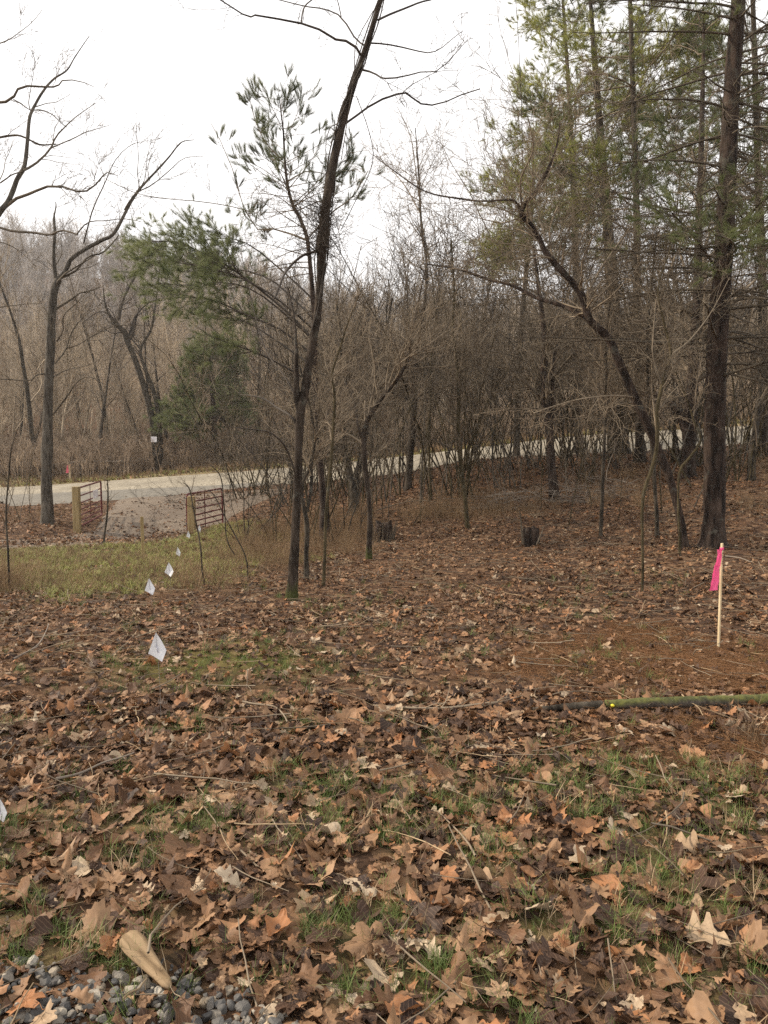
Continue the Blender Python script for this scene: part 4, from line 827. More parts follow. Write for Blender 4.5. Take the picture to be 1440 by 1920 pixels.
def place_shrub(k, x, y, s, rz, label, group, name='bare_shrub', cat='shrub', tilt=0):
    o = thing(name, label, cat, (x, y, gzs(x, y)), group); o.rotation_euler = (tilt*rng.normal(), tilt*rng.normal(), rz); o.scale = (s, s, s)
    for nm, me in (('trunk' if k > 13 else 'stem', protos[k][0]), ('crown', protos[k][1])):
        c = bpy.data.objects.new(nm, me); C.objects.link(c); c.parent = o
# each: px range, ground row range, number, size
bands = [((440, 660), (900, 965), 9, 1.0, 'bare brown shrub in the thicket around the foot of the young pine'),
         ((640, 880), (890, 950), 11, .95, 'bare brown shrub in the thicket behind the near stump'),
         ((850, 1130), (862, 930), 16, .95, 'bare brown shrub in the thicket between far stump and road'),
         ((1130, 1440), (850, 930), 10, 1.0, 'bare brown shrub in the thicket behind the big pine'),
         ((480, 1440), (850, 880), 14, 1.35, 'tall bare shrub at the near edge of the road behind the thicket'),
         ((455, 900), (925, 955), 8, 1.4, 'tall bare shrub in the middle thicket with its twigs against the sky'),
         ((450, 660), (985, 1030), 6, .75, 'low bare shrub among the tawny weeds behind the leaning vine tree'),
         ((900, 1440), (855, 870), 12, 1.75, 'tall twiggy bare tree standing among the background pines')]
for (a, b2), (c, d), n, s, lab in bands:
    for j in range(n):
        px = a+(b2-a)*(j+rng.random())/n; py = c+(d-c)*rng.random()
        g = ground_hit(px, py); 
        if np.hypot(*g) > 33: g = g*(30/np.hypot(*g))
        place_shrub(int(rng.integers(0, 8)), g[0], g[1], s*(.75+.5*rng.random())*(.9+.015*np.hypot(*g)), rng.random()*6.28, lab, lab.replace('bare brown shrub', 'bare shrubs').replace('tall bare shrub', 'tall bare shrubs'), tilt=.08)
# thin upright saplings seen against the road
def whip(seed, H):
    rng = np.random.default_rng(seed); K = 8; P = np.zeros((1, K, 3)); P[0, 0, 2] = -.1; d = np.array([rng.normal()*.15, rng.normal()*.15, 1.])
    for k in range(1, K): d = d+rng.normal(size=3)*.1; d[2] += .05; d /= np.linalg.norm(d); P[0, k] = P[0, k-1]+d*H/(K-1)
    Rr = .011*np.linspace(1, .3, K)[None]; a = spawn(rng, P, Rr, 14, .3, 1, H*.3, .6, .2, .3, 5, .5, .003); b = spawn(rng, *a, 40, .2, 1, H*.12, .7, .1, .3, 4, .6, .0025)
    return tubes(P, Rr, 5), join([tubes(*a), tubes(*b)])
wp = []
for k in range(6):
    st, cr = whip(300+k, 2.2+.4*k); wp.append((mesh_obj('stem', *st, M[['bark_yel', 'bark_pale_haze'][k % 2]], link=False).data, mesh_obj('twigs', *cr, M['twig'], link=False).data))
protos += wp
for (a, b2, c, d, n, lab) in ((800, 1130, 862, 930, 40, 'thin bare whip standing against the pale road right of centre'), (1140, 1440, 848, 890, 32, 'thin bare whip standing against the pale road at the right'), (430, 790, 925, 990, 22, 'thin bare whip at the front edge of the middle thicket'), (0, 70, 960, 1000, 9, 'thin bare whip left of the bare tree trunk'), (900, 1300, 930, 990, 10, 'thin bare whip near the brush pile')):
    for j in range(n):
        g = ground_hit(a+(b2-a)*(j+rng.random())/n, c+(d-c)*rng.random())
        if np.hypot(*g) > 31: g = g*(30/np.hypot(*g))
        place_shrub(8+int(rng.integers(0, 6)), g[0], g[1], (.45+.7*rng.random()), rng.random()*6.28, lab, lab.replace('thin bare whip', 'thin bare whips'), 'sapling', 'sapling', .12)

# ---- far woods
def farvar(seed, H, n1, n2, n3, m, r, rm, sides=3, stems=1):
    rng = np.random.default_rng(seed); K = 7; P = np.zeros((stems, K, 3)); d = np.c_[rng.normal(size=(stems, 2))*.12, np.ones(stems)]
    P[:, 0, :2] = rng.normal(size=(stems, 2))*.5*(stems > 1); P[:, 0, 2] = -.5
    for k in range(1, K): d = d+rng.normal(size=(stems, 3))*.06; d /= np.linalg.norm(d, axis=-1, keepdims=True); P[:, k] = P[:, k-1]+d*(H*(.7+.3*rng.random(stems))/(K-1))[:, None]
    Rr = np.full(stems, r)[:, None]*np.linspace(1, .2, K)[None]
    a1 = spawn(rng, P, Rr, n1, .25, 1, H*.28, .65, .25, .25, 5, .4, rm*1.3); a2 = spawn(rng, *a1, n2, .2, 1, H*.13, .6, .2, .3, 4, .6, rm); a3 = spawn(rng, *a2, n3, .2, 1, H*.07, .6, .2, .3, 3, .8, rm*.8)
    V, Q = join([tubes(P, Rr, 5), tubes(*a1), tubes(*a2), tubes(*a3)]); return mesh_obj('far', V, Q, m, link=False)
rng = np.random.default_rng(123)
fv = [farvar(400+k, 11+k, 34, 160, 420, M['wood_far'], .10, .010) for k in range(4)]+[farvar(410+k, 6.5, 30, 160, 420, M['wood_far'], .04, .009, stems=5) for k in range(3)]
n = 900; x = (rng.random(n)*2-1)*75; y = 49+rng.random(n)**1.2*48; k = np.abs(x) < y*.75+6; x, y = x[k], y[k]; n = len(x)
near = bank_m(x, y) > .35; x, y = x[~near], y[~near]; n = len(x)
scatter('far_woods', np.c_[x, y, gz(x, y)], np.stack([rng.normal(size=n)*.05, rng.normal(size=n)*.05, rng.random(n)*6.3], -1), .65+.45*rng.random(n), np.where(y > 56, rng.integers(0, 7, n), rng.integers(2, 7, n)), fv, 'dense mass of bare tan trees behind the road', 'woods')
hv = [farvar(430+k, 11.5+k, 26, 110, 260, M['wood_hill'], .13, .026) for k in range(4)]
n = 3400; x = (rng.random(n)*2-1)*190; y = 100+rng.random(n)*130; k = np.abs(x) < y*.75+10; x, y = x[k], y[k]; n = len(x)
scatter('hill_woods', np.c_[x, y, gz(x, y)], np.stack([rng.normal(size=n)*.04, rng.normal(size=n)*.04, rng.random(n)*6.3], -1), .7+.4*rng.random(n), rng.integers(0, 4, n), hv, 'greyish bare trees covering the hillside far behind on the left', 'woods')
bv = [farvar(440+k, 2.6, 40, 200, 400, M['brush_far'], .018, .007, stems=9) for k in range(4)]
n = 1500; t = rng.random(n)*78; i = t.astype(int); f = (t-i)[:, None]; p = RF[i]*(1-f)+RF[np.minimum(i+1, 79)]*f; nrm = RF[i]-RN[i]; nrm /= np.linalg.norm(nrm, axis=-1, keepdims=True)
p = p+nrm*(3.6+14*rng.random(n)**1.4)[:, None]; k = np.abs(p[:, 0]) < p[:, 1]*.75+6; p = p[k]; n = len(p)
scatter('roadside_brush', np.c_[p, gz(p[:, 0], p[:, 1])], np.stack([rng.normal(size=n)*.1, rng.normal(size=n)*.1, rng.random(n)*6.3], -1), .5+.8*rng.random(n), rng.integers(0, 4, n), bv, 'reddish brown brush massed along the foot of the woods behind the road', 'brush')

# bare trees one can tell apart at the front of the far woods
ft = []
for k in range(4):
    rng = np.random.default_rng(500+k); H = 10+k*1.3; P = np.zeros((1, 12, 3)); d = np.array([rng.normal()*.1, rng.normal()*.1, 1.]); P[0, 0, 2] = -.3
    for q in range(1, 12): d = d+rng.normal(size=3)*.07; d[2] += .04; d /= np.linalg.norm(d); P[0, q] = P[0, q-1]+d*H/11
    Rr = (.10+.02*k)*np.linspace(1, .12, 12)[None]**1.1; a1 = spawn(rng, P, Rr, 26, .3, 1, H*.38, .7, .15, .3, 8, .45, .014); a2 = spawn(rng, *a1, 130, .2, 1, H*.16, .65, .15, .3, 6, .55, .010); a3 = spawn(rng, *a2, 260, .2, 1, H*.08, .65, .15, .3, 4, .7, .008)
    ft.append((mesh_obj('trunk', *trunk_mesh(rng, P[0], Rr[0], 9, .3), M[['bark_far', 'bark', 'bark_far', 'bark'][k]], link=False).data, mesh_obj('crown', *join([tubes(*a1), tubes(*a2), tubes(*a3)]), M[['twig_grey', 'twig_mid', 'twig_grey', 'twig'][k]], link=False).data))
protos += ft; rng = np.random.default_rng(61)
for j in range(30):
    px = -20+1000*(j+rng.random()*.8)/30; y = 47.5+rng.random()*9; x = (px-CX)/F*y
    place_shrub(14+j % 4, x, y, .75+.4*rng.random(), rng.random()*6.28, 'grey bare tree standing out at the front of the woods behind the road', 'bare trees at the front of the far woods', 'bare_tree', 'tree', .04)

# ------------------------------------------------------------------ gates, posts, stakes, flags
def plastic(name, c, rough=.5, tr=0):
    m, nt, b = mat(name); b.inputs['Base Color'].default_value = (*c, 1); b.inputs['Roughness'].default_value = rough
    if tr:
        t = nt.nodes.new('ShaderNodeBsdfTranslucent'); t.inputs[0].default_value = (*c, 1); mx = nt.nodes.new('ShaderNodeMixShader'); mx.inputs[0].default_value = tr
        nt.links.new(b.outputs[0], mx.inputs[1]); nt.links.new(t.outputs[0], mx.inputs[2]); nt.links.new(mx.outputs[0], nt.nodes['Material Output'].inputs[0])
    return m
M['gate'] = simple('gate_red_brown', [(.35, (.09, .014, .015)), (.7, (.15, .028, .026))], 6, rough=.45, bs=.1)
M['post'] = simple('treated_post', [(.3, (.22, .155, .07)), (.7, (.38, .29, .15))], 5, sc3=(3, 3, .4), bs=.5, bd=.01)
M['lath'] = simple('lath_wood', [(.3, (.55, .42, .24)), (.7, (.78, .64, .42))], 8, sc3=(4, 4, .3), bs=.2, bd=.002)
M['lath_old'] = simple('lath_weathered', [(.3, (.17, .12, .065)), (.7, (.30, .22, .13))], 8, sc3=(4, 4, .3), bs=.2, bd=.002)
M['pink'] = plastic('pink_ribbon', (1.0, .13, .34), .45, .3)
M['pink_far'] = plastic('pale_pink_ribbon', (.85, .16, .22), .5, .3)
M['flag'] = simple('flag_white', [(.3, (.62, .62, .64)), (.7, (.8, .8, .8))], 40, rough=.5, bs=0)
M['wire'] = plastic('steel_wire', (.2, .19, .18), .4)
M['paper'] = plastic('notice_white', (.8, .78, .8), .5)
M['ink'] = plastic('black_marker', (.015, .015, .02), .6)
M['fade'] = plastic('faded_print', (.5, .5, .6), .6)
def box_vq(sx, sy, sz, c=(0, 0, 0), bev=0.0, seg=1):
    import bmesh
    bm = bmesh.new(); bmesh.ops.create_cube(bm, size=1)
    for v in bm.verts: v.co = Vector((v.co.x*sx+c[0], v.co.y*sy+c[1], v.co.z*sz+c[2]))
    if bev: bmesh.ops.bevel(bm, geom=bm.edges[:], offset=bev, segments=2, profile=.5, affect='EDGES')
    bm.verts.index_update(); V = np.array([v.co[:] for v in bm.verts]); Fc = [[v.index for v in f.verts] for f in bm.faces]; bm.free(); return V, Fc
def gate(label, hinge, free, H, Y0, sign=False):
    """hinge, free: plan points (x,y); swings from its post"""
    hx, hy = hinge; fx, fy = free; zb = Y0+.0
    L = math.hypot(fx-hx, fy-hy); th = thing('metal_gate', label, 'gate', (hx, hy, zb-.12), 'farm gates across the driveway mouth')
    th.rotation_euler = (0, -.02, math.atan2(fy-hy, fx-hx))
    r = .031; co = .12
    loop = []
    for cx_, cz_, a0 in ((L-co, co, -90), (L-co, H-co, 0), (co, H-co, 90), (co, co, 180)):
        for k in range(6): a = R_(a0+k*18); loop.append((cx_+co*math.cos(a), 0, cz_+co*math.sin(a)))
    loop.append(loop[0]); loop.append(loop[1]); P = np.array(loop)+np.array([0, 0, .12])
    V, Q = tubes(P[None], np.full((1, len(P)), r), 8); mesh_obj('frame', V, Q, M['gate'], th)
    for z in (.18, .36, .55, .76, 1.0):
        zz = z*(H/1.27)+.12; P = np.array([[0.0, 0, zz], [L*.5, 0, zz], [L, 0, zz]]); V, Q = tubes(P[None], np.full((1, 3), .024), 8); mesh_obj('rail', V, Q, M['gate'], th)
    V, Fc = box_vq(.05, .012, H-.03, (L*.5, .027, .12+H/2)); mesh_obj('brace', V, Fc, M['gate'], th, smooth=False)
    for z in (.35, H-.1):
        V, Fc = box_vq(.09, .03, .05, (-.05, 0, z+.1), .005); mesh_obj('hinge', V, Fc, M['wire'], th, smooth=False)
    if sign:
        V, Fc = box_vq(.85, .006, .29, (L*.66, -.04, .12+H*.70), .002); s = mesh_obj('sign', V, Fc, M['paper'], th, smooth=False); s['label'] = 'small white notice on the gate'
    return th
gl = W(151, 988, 24.6)[:2]; glf = W(191, 966, 28.2)[:2]
gate('dark red tube gate standing open with a white notice, nearer the bare tree', gl, glf, 1.24, float(W(151, 988, 24.6)[2])+.02, True)
gr_ = W(352, 1003, 23.9)[:2]; grf = W(418, 988, 26.6)[:2]
gate('dark red tube gate standing open without a notice, nearer the thicket', gr_, grf, 1.24, float(W(352, 1003, 23.9)[2])+.03)
def post(label, px, py, Y, wpx, hpx):
    b = W(px, py, Y); s = wpx/F*Y; H = hpx/F*Y; V, Fc = box_vq(s, s, H+.4, (0, 0, (H+.4)/2-.4), .012)
    o = mesh_obj('gate_post', V, Fc, M['post'], None, (b[0], b[1], b[2]), smooth=False); tag(o, label, 'post', 'wooden gate posts'); return o
post('square timber gate post left of the gate with the notice', 145, 992, 24.4, 12, 80)
post('square timber gate post at the hinge of the gate nearer the thicket', 360, 1005, 23.6, 13, 75)
def stake(label, px, py, Y, H, ribbon, m='lath', wd=.038, tk=.015, lean=0, rot=.6, rm='pink'):
    g = W(px, py, Y); z = gzs(g[0], g[1]); th = thing('survey_stake', label, 'stake', (g[0], g[1], z)); Ht = H+(g[2]-z)
    V, Fc = box_vq(wd, tk, Ht+.15, (0, 0, (Ht+.15)/2-.15), .0015); o = mesh_obj('lath', V, Fc, M[m], th, smooth=False)
    if ribbon:
        K, A = 16, 5; t = np.linspace(0, 1, K)[:, None]; s = np.linspace(-.5, .5, A)[None]
        Lr, Wr = ribbon; x0 = -wd/2-.012-t*Lr*.16+s*Wr*(.75+.35*t)+.004*np.sin(t*9); y0 = -.02+.012*np.sin(s*5+t*3)-t*.02+.005*np.sin(t*31+s*9)+.004*np.sin(t*17-s*14); z2 = Ht-.045-t*Lr+s*.01+0*x0
        x = x0*math.cos(rot)+y0*math.sin(rot); y = -x0*math.sin(rot)+y0*math.cos(rot)
        V = np.stack([x, y+0*x, z2], -1).reshape(-1, 3); i = np.arange(K-1)[:, None]*A+np.arange(A-1)[None]; Q = np.stack([i, i+1, i+A+1, i+A], -1).reshape(-1, 4)
        V2, F2 = box_vq(wd+.008, tk+.008, .022, (0, 0, Ht-.045), .002); F2 = [[a+len(V) for a in f] for f in F2]
        rb = mesh_obj('ribbon', np.r_[V, V2], [list(q) for q in Q]+F2, M[rm], th)
    th.rotation_euler = (0, lean, rot)
    return th, Ht
th, Ht = stake('pale wooden survey stake with a bright pink ribbon at the right', 1347, 1217, 6.3, .885, (.34, .055), rot=.75, wd=.024, tk=.015)
mk = []                                     # handwriting down the upper face, loops of black marker
for k, (zz, amp) in enumerate(((.09, 1), (.125, -1), (.16, 1))):
    a = np.linspace(0, [5.2, 4.4, 5.6][k], 16)+k; mk.append(np.stack([np.cos(a)*.010*amp-.001, np.full(16, -.0086), Ht-zz+np.sin(a)*.013], -1))
V, Q = tubes(np.array(mk), np.full((3, 16), .0013), 4); mesh_obj('lettering', V, Q, M['ink'], th)
stake('plain weathered wooden stake at the edge of the lawn before the gates', 269, 1061, 13, .84, None, 'post', .052, .03, -.01, .35)
stake('distant survey stake with a pink ribbon on the bank behind the road', 131, 895, 45, .75, (.45, .16), 'lath', .10, .05, .0, .4, 'pink_far')
def wire_flag(label, px, py, Y, size, wpx, rot, wire=.36):
    """px,py: centre of the flag"""
    c = W(px, py, Y); z = gzs(c[0], c[1]); th = thing('marker_flag', label, 'flag', (c[0], c[1], z), 'white marker flags in a row')
    h = size*Y/F; wd = wpx*Y/F; cz = c[2]-z
    corners = np.array([[-.08*wd, 0, h*.5], [.5*wd, 0, -.12*h], [.26*wd, 0, -.5*h], [-.5*wd, 0, -.22*h]])
    n = 6; g = np.zeros((n, n, 3))
    for i in range(n):
        for j in range(n):
            u, v = i/(n-1), j/(n-1); g[i, j] = (corners[0]*(1-u)+corners[1]*u)*(1-v)+(corners[3]*(1-u)+corners[2]*u)*v
    g[..., 1] = .08*wd*np.sin(np.linspace(0, 4, n))[:, None]+.06*wd*np.cos(np.linspace(0, 3, n))[None]
    g[..., 2] += cz; V = g.reshape(-1, 3); i = np.arange(n-1)[:, None]*n+np.arange(n-1)[None]; Q = np.stack([i, i+1, i+n+1, i+n], -1).reshape(-1, 4)
    back = V+np.array([0, .0006, 0]); V = np.r_[V, back]; Q = np.r_[Q, Q[:, ::-1]+n*n]
    f = mesh_obj('flag', V, Q, M['flag'], th)
    a = np.linspace(0, 1, 8)[:, None]; pr = np.array([-.05*wd, -.12*wd, cz+.1*h])+a*np.array([.12*wd, 0, -.3*h])
    P = np.array([[.1*wd, .01, -.08], [.08*wd, .01, cz*.5], [0, .004, cz-.1*h], corners[0]+np.array([0, .002, cz])]); V, Q = tubes(P[None], np.full((1, 4), .0012), 5); mesh_obj('wire', V, Q, M['wire'], th)
    P2 = np.array([pr+np.array([0, 0, 0])]); V, Q = tubes(P2, np.full((1, 8), .02*wd), 4); mesh_obj('print', V*np.array([1, .3, 1])+np.array([0, -.0*wd, 0]), Q, M['fade'], th)
    th.rotation_euler.z = rot
wire_flag('white marker flag half cut off by the left edge of the picture', 0, 1519, 3.1, 48, 26, .1)
wire_flag('largest fully visible white marker flag, beside the moss patch', 295, 1213, 4.6, 56, 34, .1)
wire_flag('white marker flag at the near rim of the lawn, left of the next ones', 281, 1100, 8.0, 32, 19, .2)
wire_flag('white marker flag right behind the one at the near rim of the lawn', 317, 1068, 9.4, 27, 19, -.3)
wire_flag('small white marker flag halfway across the lawn', 334, 1034, 13, 19, 9, .3)
wire_flag('small white marker flag at the foot of the gate post by the thicket', 353, 1002, 17, 15, 7, .2)
wire_flag('small white marker flag just right of the gate post by the thicket', 374, 991, 18.5, 14, 6, -.2)
wire_flag('farthest small white marker flag, right of both gates', 441, 989, 19, 13, 6, .3)
# ---- sign on the leaning tree behind the road
c = W(291, 824, 45.6); V, Fc = box_vq(.34, .02, .32, (0, 0, 0), .004); o = mesh_obj('tree_sign', V, Fc, M['paper'], None, (c[0], c[1]-.25, c[2]), smooth=False)
o['label'] = 'small white notice fixed to the two-stemmed tree behind the road'; o['category'] = 'sign'
for k, (zz, m) in enumerate(((.09, 'fade'), (.03, 'fade'), (-.03, 'fade'))):
    V, Fc = box_vq(.24, .004, .02, (0, -.012, zz)); mesh_obj('lettering', V, Fc, M[m], o, smooth=False)
# ---- low pipe rail behind the road
rp = [(-60, 862, 47), (10, 866, 46.5), (43, 868, 46), (100, 871, 45.8), (150, 865, 45.6), (220, 865, 45.6), (286, 861, 45.5)]
P = np.array([W(*a) for a in rp]); b = P[2].copy(); b[2] = gzs(b[0], b[1]); th = thing('pipe_rail', 'low thin rail on posts along the bank behind the road', 'fence', b)
S = smooth_line(P, 30); V, Q = tubes(S[None], np.full((1, 30), .035), 6); mesh_obj('rail', V-b, Q, M['twig_grey'], th)
for k in (1, 3, 4, 6):
    p = P[k]; zg = gzs(p[0], p[1]); V, Q = tubes(np.array([[[p[0], p[1]+.09, zg-.2], [p[0], p[1]+.09, p[2]-.2], [p[0], p[1]+.09, p[2]+.06]]]), np.full((1, 3), .06), 8); mesh_obj('post', V-b, Q, M['bark'], th)
# ---- stumps
def stump(label, px, py, Y, wpx, hpx, seed, splinters=True):
    rg = np.random.default_rng(seed); b = W(px, py, Y); z = gzs(b[0], b[1]); th = thing('tree_stump', label, 'stump', (b[0], b[1], z)); r = wpx/2*Y/F; H = hpx*Y/F+(b[2]-z)
    n, K = 36, 8; V = []; H *= 1.0
    a = np.linspace(0, 2*math.pi, n, endpoint=False); lob = 1+.16*np.sin(a*5+1)+.08*rg.normal(size=n); top = H*(.9+.10*rg.random(n)+.07*np.sin(a*2+seed))
    for k in range(K):
        t = k/(K-1); rr = r*(.92-.14*t+.3*math.exp(-t*7))*lob*(1+.04*rg.normal(size=n)); V.append(np.stack([np.cos(a)*rr, np.sin(a)*rr, -.1+(top+.1)*t], -1))
    V.append(np.stack([np.cos(a)*r*.7*lob, np.sin(a)*r*.6*lob, top*.95], -1)); V.append(np.stack([np.cos(a)*r*.05, np.sin(a)*r*.05, np.full(n, H*.86)], -1))
    V = np.concatenate(V); Q = [[k*n+j, k*n+(j+1) % n, (k+1)*n+(j+1) % n, (k+1)*n+j] for k in range(K+1) for j in range(n)]
    mesh_obj('body', V, np.array(Q), M['bark_pine'], th)
    if splinters:
        m = 46; a = rg.random(m)*6.28; rr = r*(1.02+.1*rg.random(m)); P0 = np.stack([np.cos(a)*rr, np.sin(a)*rr, np.full(m, -.05)], -1); o2 = np.stack([np.cos(a), np.sin(a), 0*a], -1)*(.03+.12*rg.random(m))[:, None]*.8
        hh = H*(.7+.45*rg.random(m)); P = np.stack([P0, P0+o2*.3+np.array([0, 0, 1])*hh[:, None]*.5, P0+o2+np.array([0, 0, 1])*hh[:, None]], 1)
        V, Q = tubes(P, np.array([.006, .005, .003])[None]*np.ones((m, 1)), 4); mesh_obj('shoots', V, Q, M['twig'], th)
stump('near rotten stump ringed by stubby shoots behind the black-barked vee tree', 719, 1018, 15.5, 36, 42, 2)
stump('smaller dark stump flanked by broken sticks right of the clearing centre', 995, 1022, 13, 32, 34, 6, False)
def sticks(name, label, cat, pls, Y, m, th=None, wob=.004, sides=7, sub=0):
    rg = np.random.default_rng(len(label)); T = [traced(p, Y, 16) for p in pls]; base = T[0][0][0].copy(); parts = []
    for P, Rr in T: parts.append(tubes(wobble(rg, P, wob)[None], Rr[None], sides))
    if sub:
        S = np.concatenate([T[k][0][None] for k in range(len(T))]); SR = np.concatenate([T[k][1][None] for k in range(len(T))]); parts.append(tubes(*spawn(rg, S, SR, sub, .2, 1, .25, .7, .02, .3, 4, .5, .002)))
    V, Q = join(parts); o = mesh_obj(name, V-base, Q, M[m], None, base); o['label'] = label; o['category'] = cat; return o
sticks('broken_stick', 'broken pale stick leaning on the left side of the smaller dark stump', 'stick', [[(981, 1020, 5), (979, 1000, 4), (977, 982, 3), (974, 958, 1.6)]], 12.9, 'twig_mid')
sticks('broken_stick', 'thin stick leaning on the right side of the smaller dark stump', 'stick', [[(1006, 1022, 2.6), (1013, 1005, 2.4), (1019, 988, 1.4)]], 12.8, 'twig_mid')
# ---- mossy log on the ground, right
def log(name, label, pl, m, wd):
    rg = np.random.default_rng(4); g = np.array([ground_hit(a, b2) for a, b2 in pl]); z = gz(g[:, 0], g[:, 1]); r = np.array(wd)/2
    P = np.c_[g, z+r*.75+.02]; S = smooth_line(np.c_[P, r], 40); V, Q = tubes(S[None, :, :3], S[None, :, 3], 16)
    c = np.repeat(S[:, :3], 16, 0); V = c+(V-c)*(1+.06*rg.normal(size=(len(V), 1))); n = 40
    base = S[20, :3].copy(); base[2] -= .05
    caps = [list(range(15, -1, -1)), list(range((n-1)*16, n*16))]
    o = mesh_obj(name, V-base, [list(map(int, q)) for q in Q]+caps, m, None, base); o['label'] = label; o['category'] = 'log'; return o
def mossy():
    m, nt, b = mat('mossy_log'); n = noise(nt, 6, 5); t = nt.nodes.new('ShaderNodeTexCoord'); sp = nt.nodes.new('ShaderNodeSeparateXYZ'); nt.links.new(t.outputs['Normal'], sp.inputs[0])
    n1 = noise(nt, 30, 4); bk = ramp(nt, [(.35, (.03, .022, .016)), (.65, (.10, .08, .06))], n1); ms = ramp(nt, [(.3, (.035, .04, .01)), (.7, (.12, .12, .025))], n1)
    ad = nt.nodes.new('ShaderNodeMath'); ad.operation = 'MULTIPLY_ADD'; nt.links.new(sp.outputs[2], ad.inputs[0]); ad.inputs[1].default_value = .3; nt.links.new(n, ad.inputs[2])
    col = mixc(nt, ramp(nt, [(.5, (0, 0, 0)), (.72, (1, 1, 1))], ad.outputs[0]), bk, ms); nt.links.new(col, b.inputs['Base Color']); b.inputs['Roughness'].default_value = .9; bump(nt, b, n1, .8, .01); return m
M['mossy'] = mossy()
log('fallen_log', 'straight mossy fallen pole lying across the leaves at the right edge', [(1135, 1334), (1230, 1332), (1340, 1330), (1440, 1327), (1600, 1320)], M['mossy'], [.058, .068, .073, .08, .09])
log('fallen_log', 'thinner bare brown branch end continuing left of the mossy pole', [(1000, 1340), (1040, 1339), (1080, 1337), (1128, 1335)], M['bark'], [.028, .038, .048, .054])
c = ground_hit(1147, 1334); z = gzs(*c)
import bmesh as _b
V, Fc = pebble(np.random.default_rng(8)); o = mesh_obj('yellow_fungus', V*np.array([.5, .5, .75]), Fc, plastic('fungus_yellow', (.75, .62, .03), .6), None, (c[0]-.01, c[1]-.045, z+.05)); o['label'] = 'tiny yellow fungus on the end of the mossy pole'; o['category'] = 'fungus'
# ---- pale wood slab, bottom left
def slab():
    g0 = ground_hit(232, 1786); g1 = ground_hit(322, 1878); d = g1-g0; L = np.hypot(*d); a = math.atan2(d[1], d[0]); K = 14
    t = np.linspace(0, 1, K); hw = np.interp(t, [0, .05, .25, .5, .75, .95, 1], [.018, .034, .037, .028, .020, .016, .007]); off = np.interp(t, [0, .5, 1], [.008, .004, -.004])
    hz = .0065; V = []
    for k in range(K):
        for s in (-1, -.6, 0, .6, 1): V.append((t[k]*L, off[k]+s*hw[k], hz*(1-.25*s*s)+.003*math.sin(t[k]*9)+.0015*math.sin(s*7+t[k]*5)))
        for s in (1, .6, 0, -.6, -1): V.append((t[k]*L, off[k]+s*hw[k]*.99, -hz*(1-.25*s*s)+.003*math.sin(t[k]*9)))
    Q = []
    for k in range(K-1):
        for j in range(10): Q.append([k*10+j, (k+1)*10+j, (k+1)*10+(j+1) % 10, k*10+(j+1) % 10])
    Q += [list(range(10)), list(range((K-1)*10+9, (K-1)*10-1, -1))]
    m = simple('peeled_wood', [(.32, (.06, .038, .02)), (.45, (.17, .115, .062)), (.62, (.27, .19, .11))], 9, sc3=(.35, 5, 5), bs=.8, bd=.004, detail=8)
    o = mesh_obj('wood_slab', V, Q, m, None, (g0[0], g0[1], gzs(*g0)+.055)); o.rotation_euler = (.25, .06, a); o['label'] = 'flat pale peeled piece of wood lying on the gravel at bottom left'; o['category'] = 'wood'
slab()
def ground_stick(label, pl, w0, w1, m='straw', lift=.03, name='fallen_stick', sub=0):
    g = np.array([ground_hit(*p) for p in pl]); P = np.c_[g, gz(g[:, 0], g[:, 1])+lift]; S = smooth_line(P, 16); rg = np.random.default_rng(len(label)+int(w0*1000)); S = wobble(rg, S, .006)
    base = S[0].copy(); parts = [tubes(S[None], np.linspace(w0, w1, 16)[None]/2, 7)]
    if sub: parts.append(tubes(*spawn(rg, S[None], np.linspace(w0, w1, 16)[None]/2, sub, .2, 1, .2, .7, 0, .3, 5, .5, .0015)))
    V, Q = join(parts); o = mesh_obj(name, V-base, Q, M[m], None, base); o['label'] = label; o['category'] = 'stick'
ground_stick('long thin pale stick lying left in the foreground leaves', [(105, 1480), (150, 1468), (200, 1447), (250, 1428)], .014, .007, 'twig_grey', .05)
ground_stick('bent pale twig beside the gravel at the bottom left', [(230, 1905), (255, 1890), (275, 1860)], .008, .004, 'straw', .05)
ground_stick('curved brown stick on the leaves left of the largest flag', [(25, 1248), (50, 1235), (75, 1215), (90, 1180)], .016, .01, 'twig_grey', .05, sub=5)
ground_stick('thin fallen branch arching over the leaves below the largest flag', [(455, 1330), (490, 1335), (520, 1345), (540, 1370)], .012, .008, 'twig', .05)
ground_stick('pale straw-coloured stick below the mossy pole at right', [(1278, 1318), (1300, 1338), (1318, 1358)], .007, .004, 'straw', .06)
ground_stick('dead branch lying left of the brown pole end', [(700, 1330), (770, 1338), (830, 1335), (900, 1330), (950, 1325)], .012, .022, 'twig', .03, sub=8)
ground_stick('fallen pale stick lying at the foot of the big straight pine', [(1360, 1048), (1385, 1052), (1410, 1060)], .02, .012, 'twig_grey', .04)
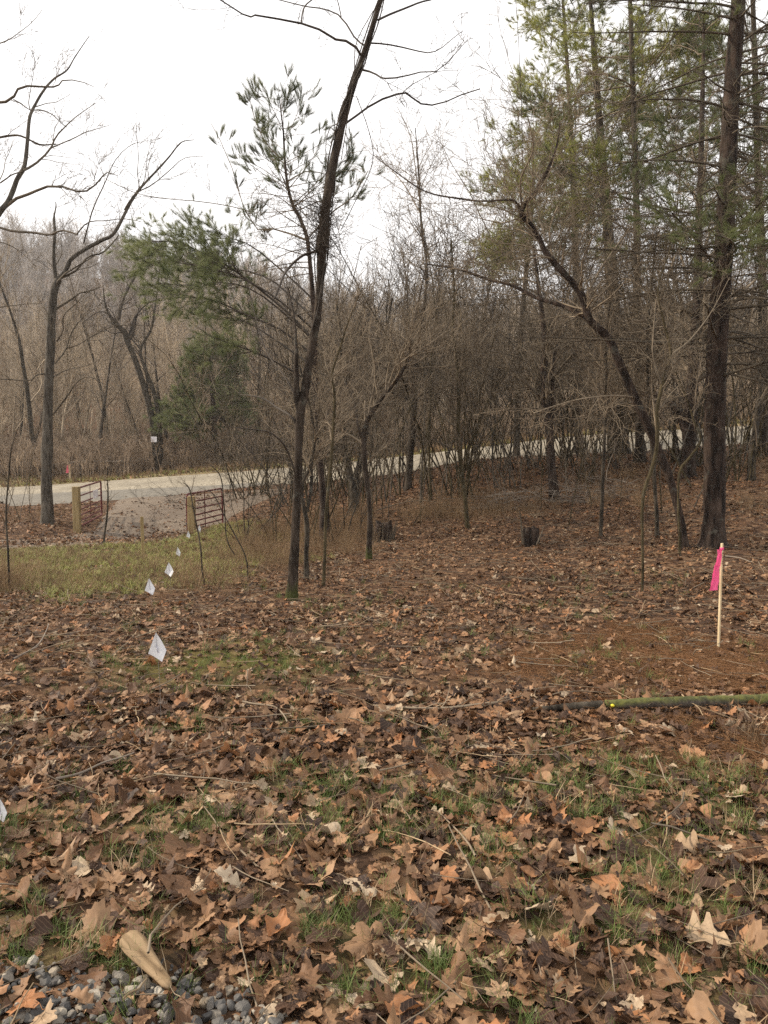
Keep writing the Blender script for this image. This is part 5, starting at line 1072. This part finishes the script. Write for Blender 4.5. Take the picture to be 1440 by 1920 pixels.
ground_stick('arched dead branch lying before the plain trunk at the road', [(700, 968), (760, 950), (800, 948), (850, 960), (872, 975)], .035, .02, 'twig', .12, sub=8)
# ---- brush pile at the gnarled tree, dry grass clumps on the right edge
def brush_pile(label, px, py, Y, R, H, n, seed):
    rg = np.random.default_rng(seed); b = W(px, py, Y); z = gzs(b[0], b[1]); P = np.zeros((n, 6, 3)); c = rg.normal(size=(n, 2))*np.array([R, R*.5])*.5; a = rg.random(n)*6.28
    d = np.stack([np.cos(a), np.sin(a)*.7, rg.normal(size=n)*.25], -1); L = .5+1.2*rg.random(n); P[:, 0] = np.c_[c, rg.random(n)*H*np.exp(-(c**2).sum(1)/R**2)]-d*L[:, None]/2
    for k in range(1, 6): d = d+rg.normal(size=(n, 3))*.12; P[:, k] = P[:, k-1]+d/np.linalg.norm(d, axis=-1, keepdims=True)*(L/5)[:, None]
    P[..., 2] = np.maximum(P[..., 2], .02); Rr = (.004+.008*rg.random(n))[:, None]*np.linspace(1, .5, 6)[None]; q = spawn(rg, P, Rr, n*4, .1, 1, .35, .8, .05, .3, 5, .5, .0028)
    V, Q = join([tubes(P, Rr, 5), tubes(*q)]); o = mesh_obj('brush_pile', V, Q, M['twig_grey'], None, (b[0], b[1], z)); o['label'] = label; o['category'] = 'brush pile'
brush_pile('low heap of dead branches right of the gnarled dark tree', 1110, 935, 18, 1.9, .5, 90, 3)
brush_pile('small heap of dead twigs left of the gnarled dark tree', 960, 950, 18, .9, .3, 30, 5)
# dry grass clump at the right edge
for px, py, s, lab in ((1425, 1400, 1.0, 'tawny dry grass clump at the right edge below the mossy pole'), (20, 1112, 1.5, 'rusty dry grass clump around the whip at the left edge')):
    g = ground_hit(px, py); rg = np.random.default_rng(px); V, Q = tuft(rg, 90, .32*s, .0016*s, 1.1); V[:, :2] += np.repeat(rg.normal(size=(90, 2))*.09*s, 8, 0); o = mesh_obj('dry_grass_clump', V, Q, M['stalk'], None, (g[0], g[1], gzs(*g))); o['label'] = lab; o['category'] = 'dry grass'
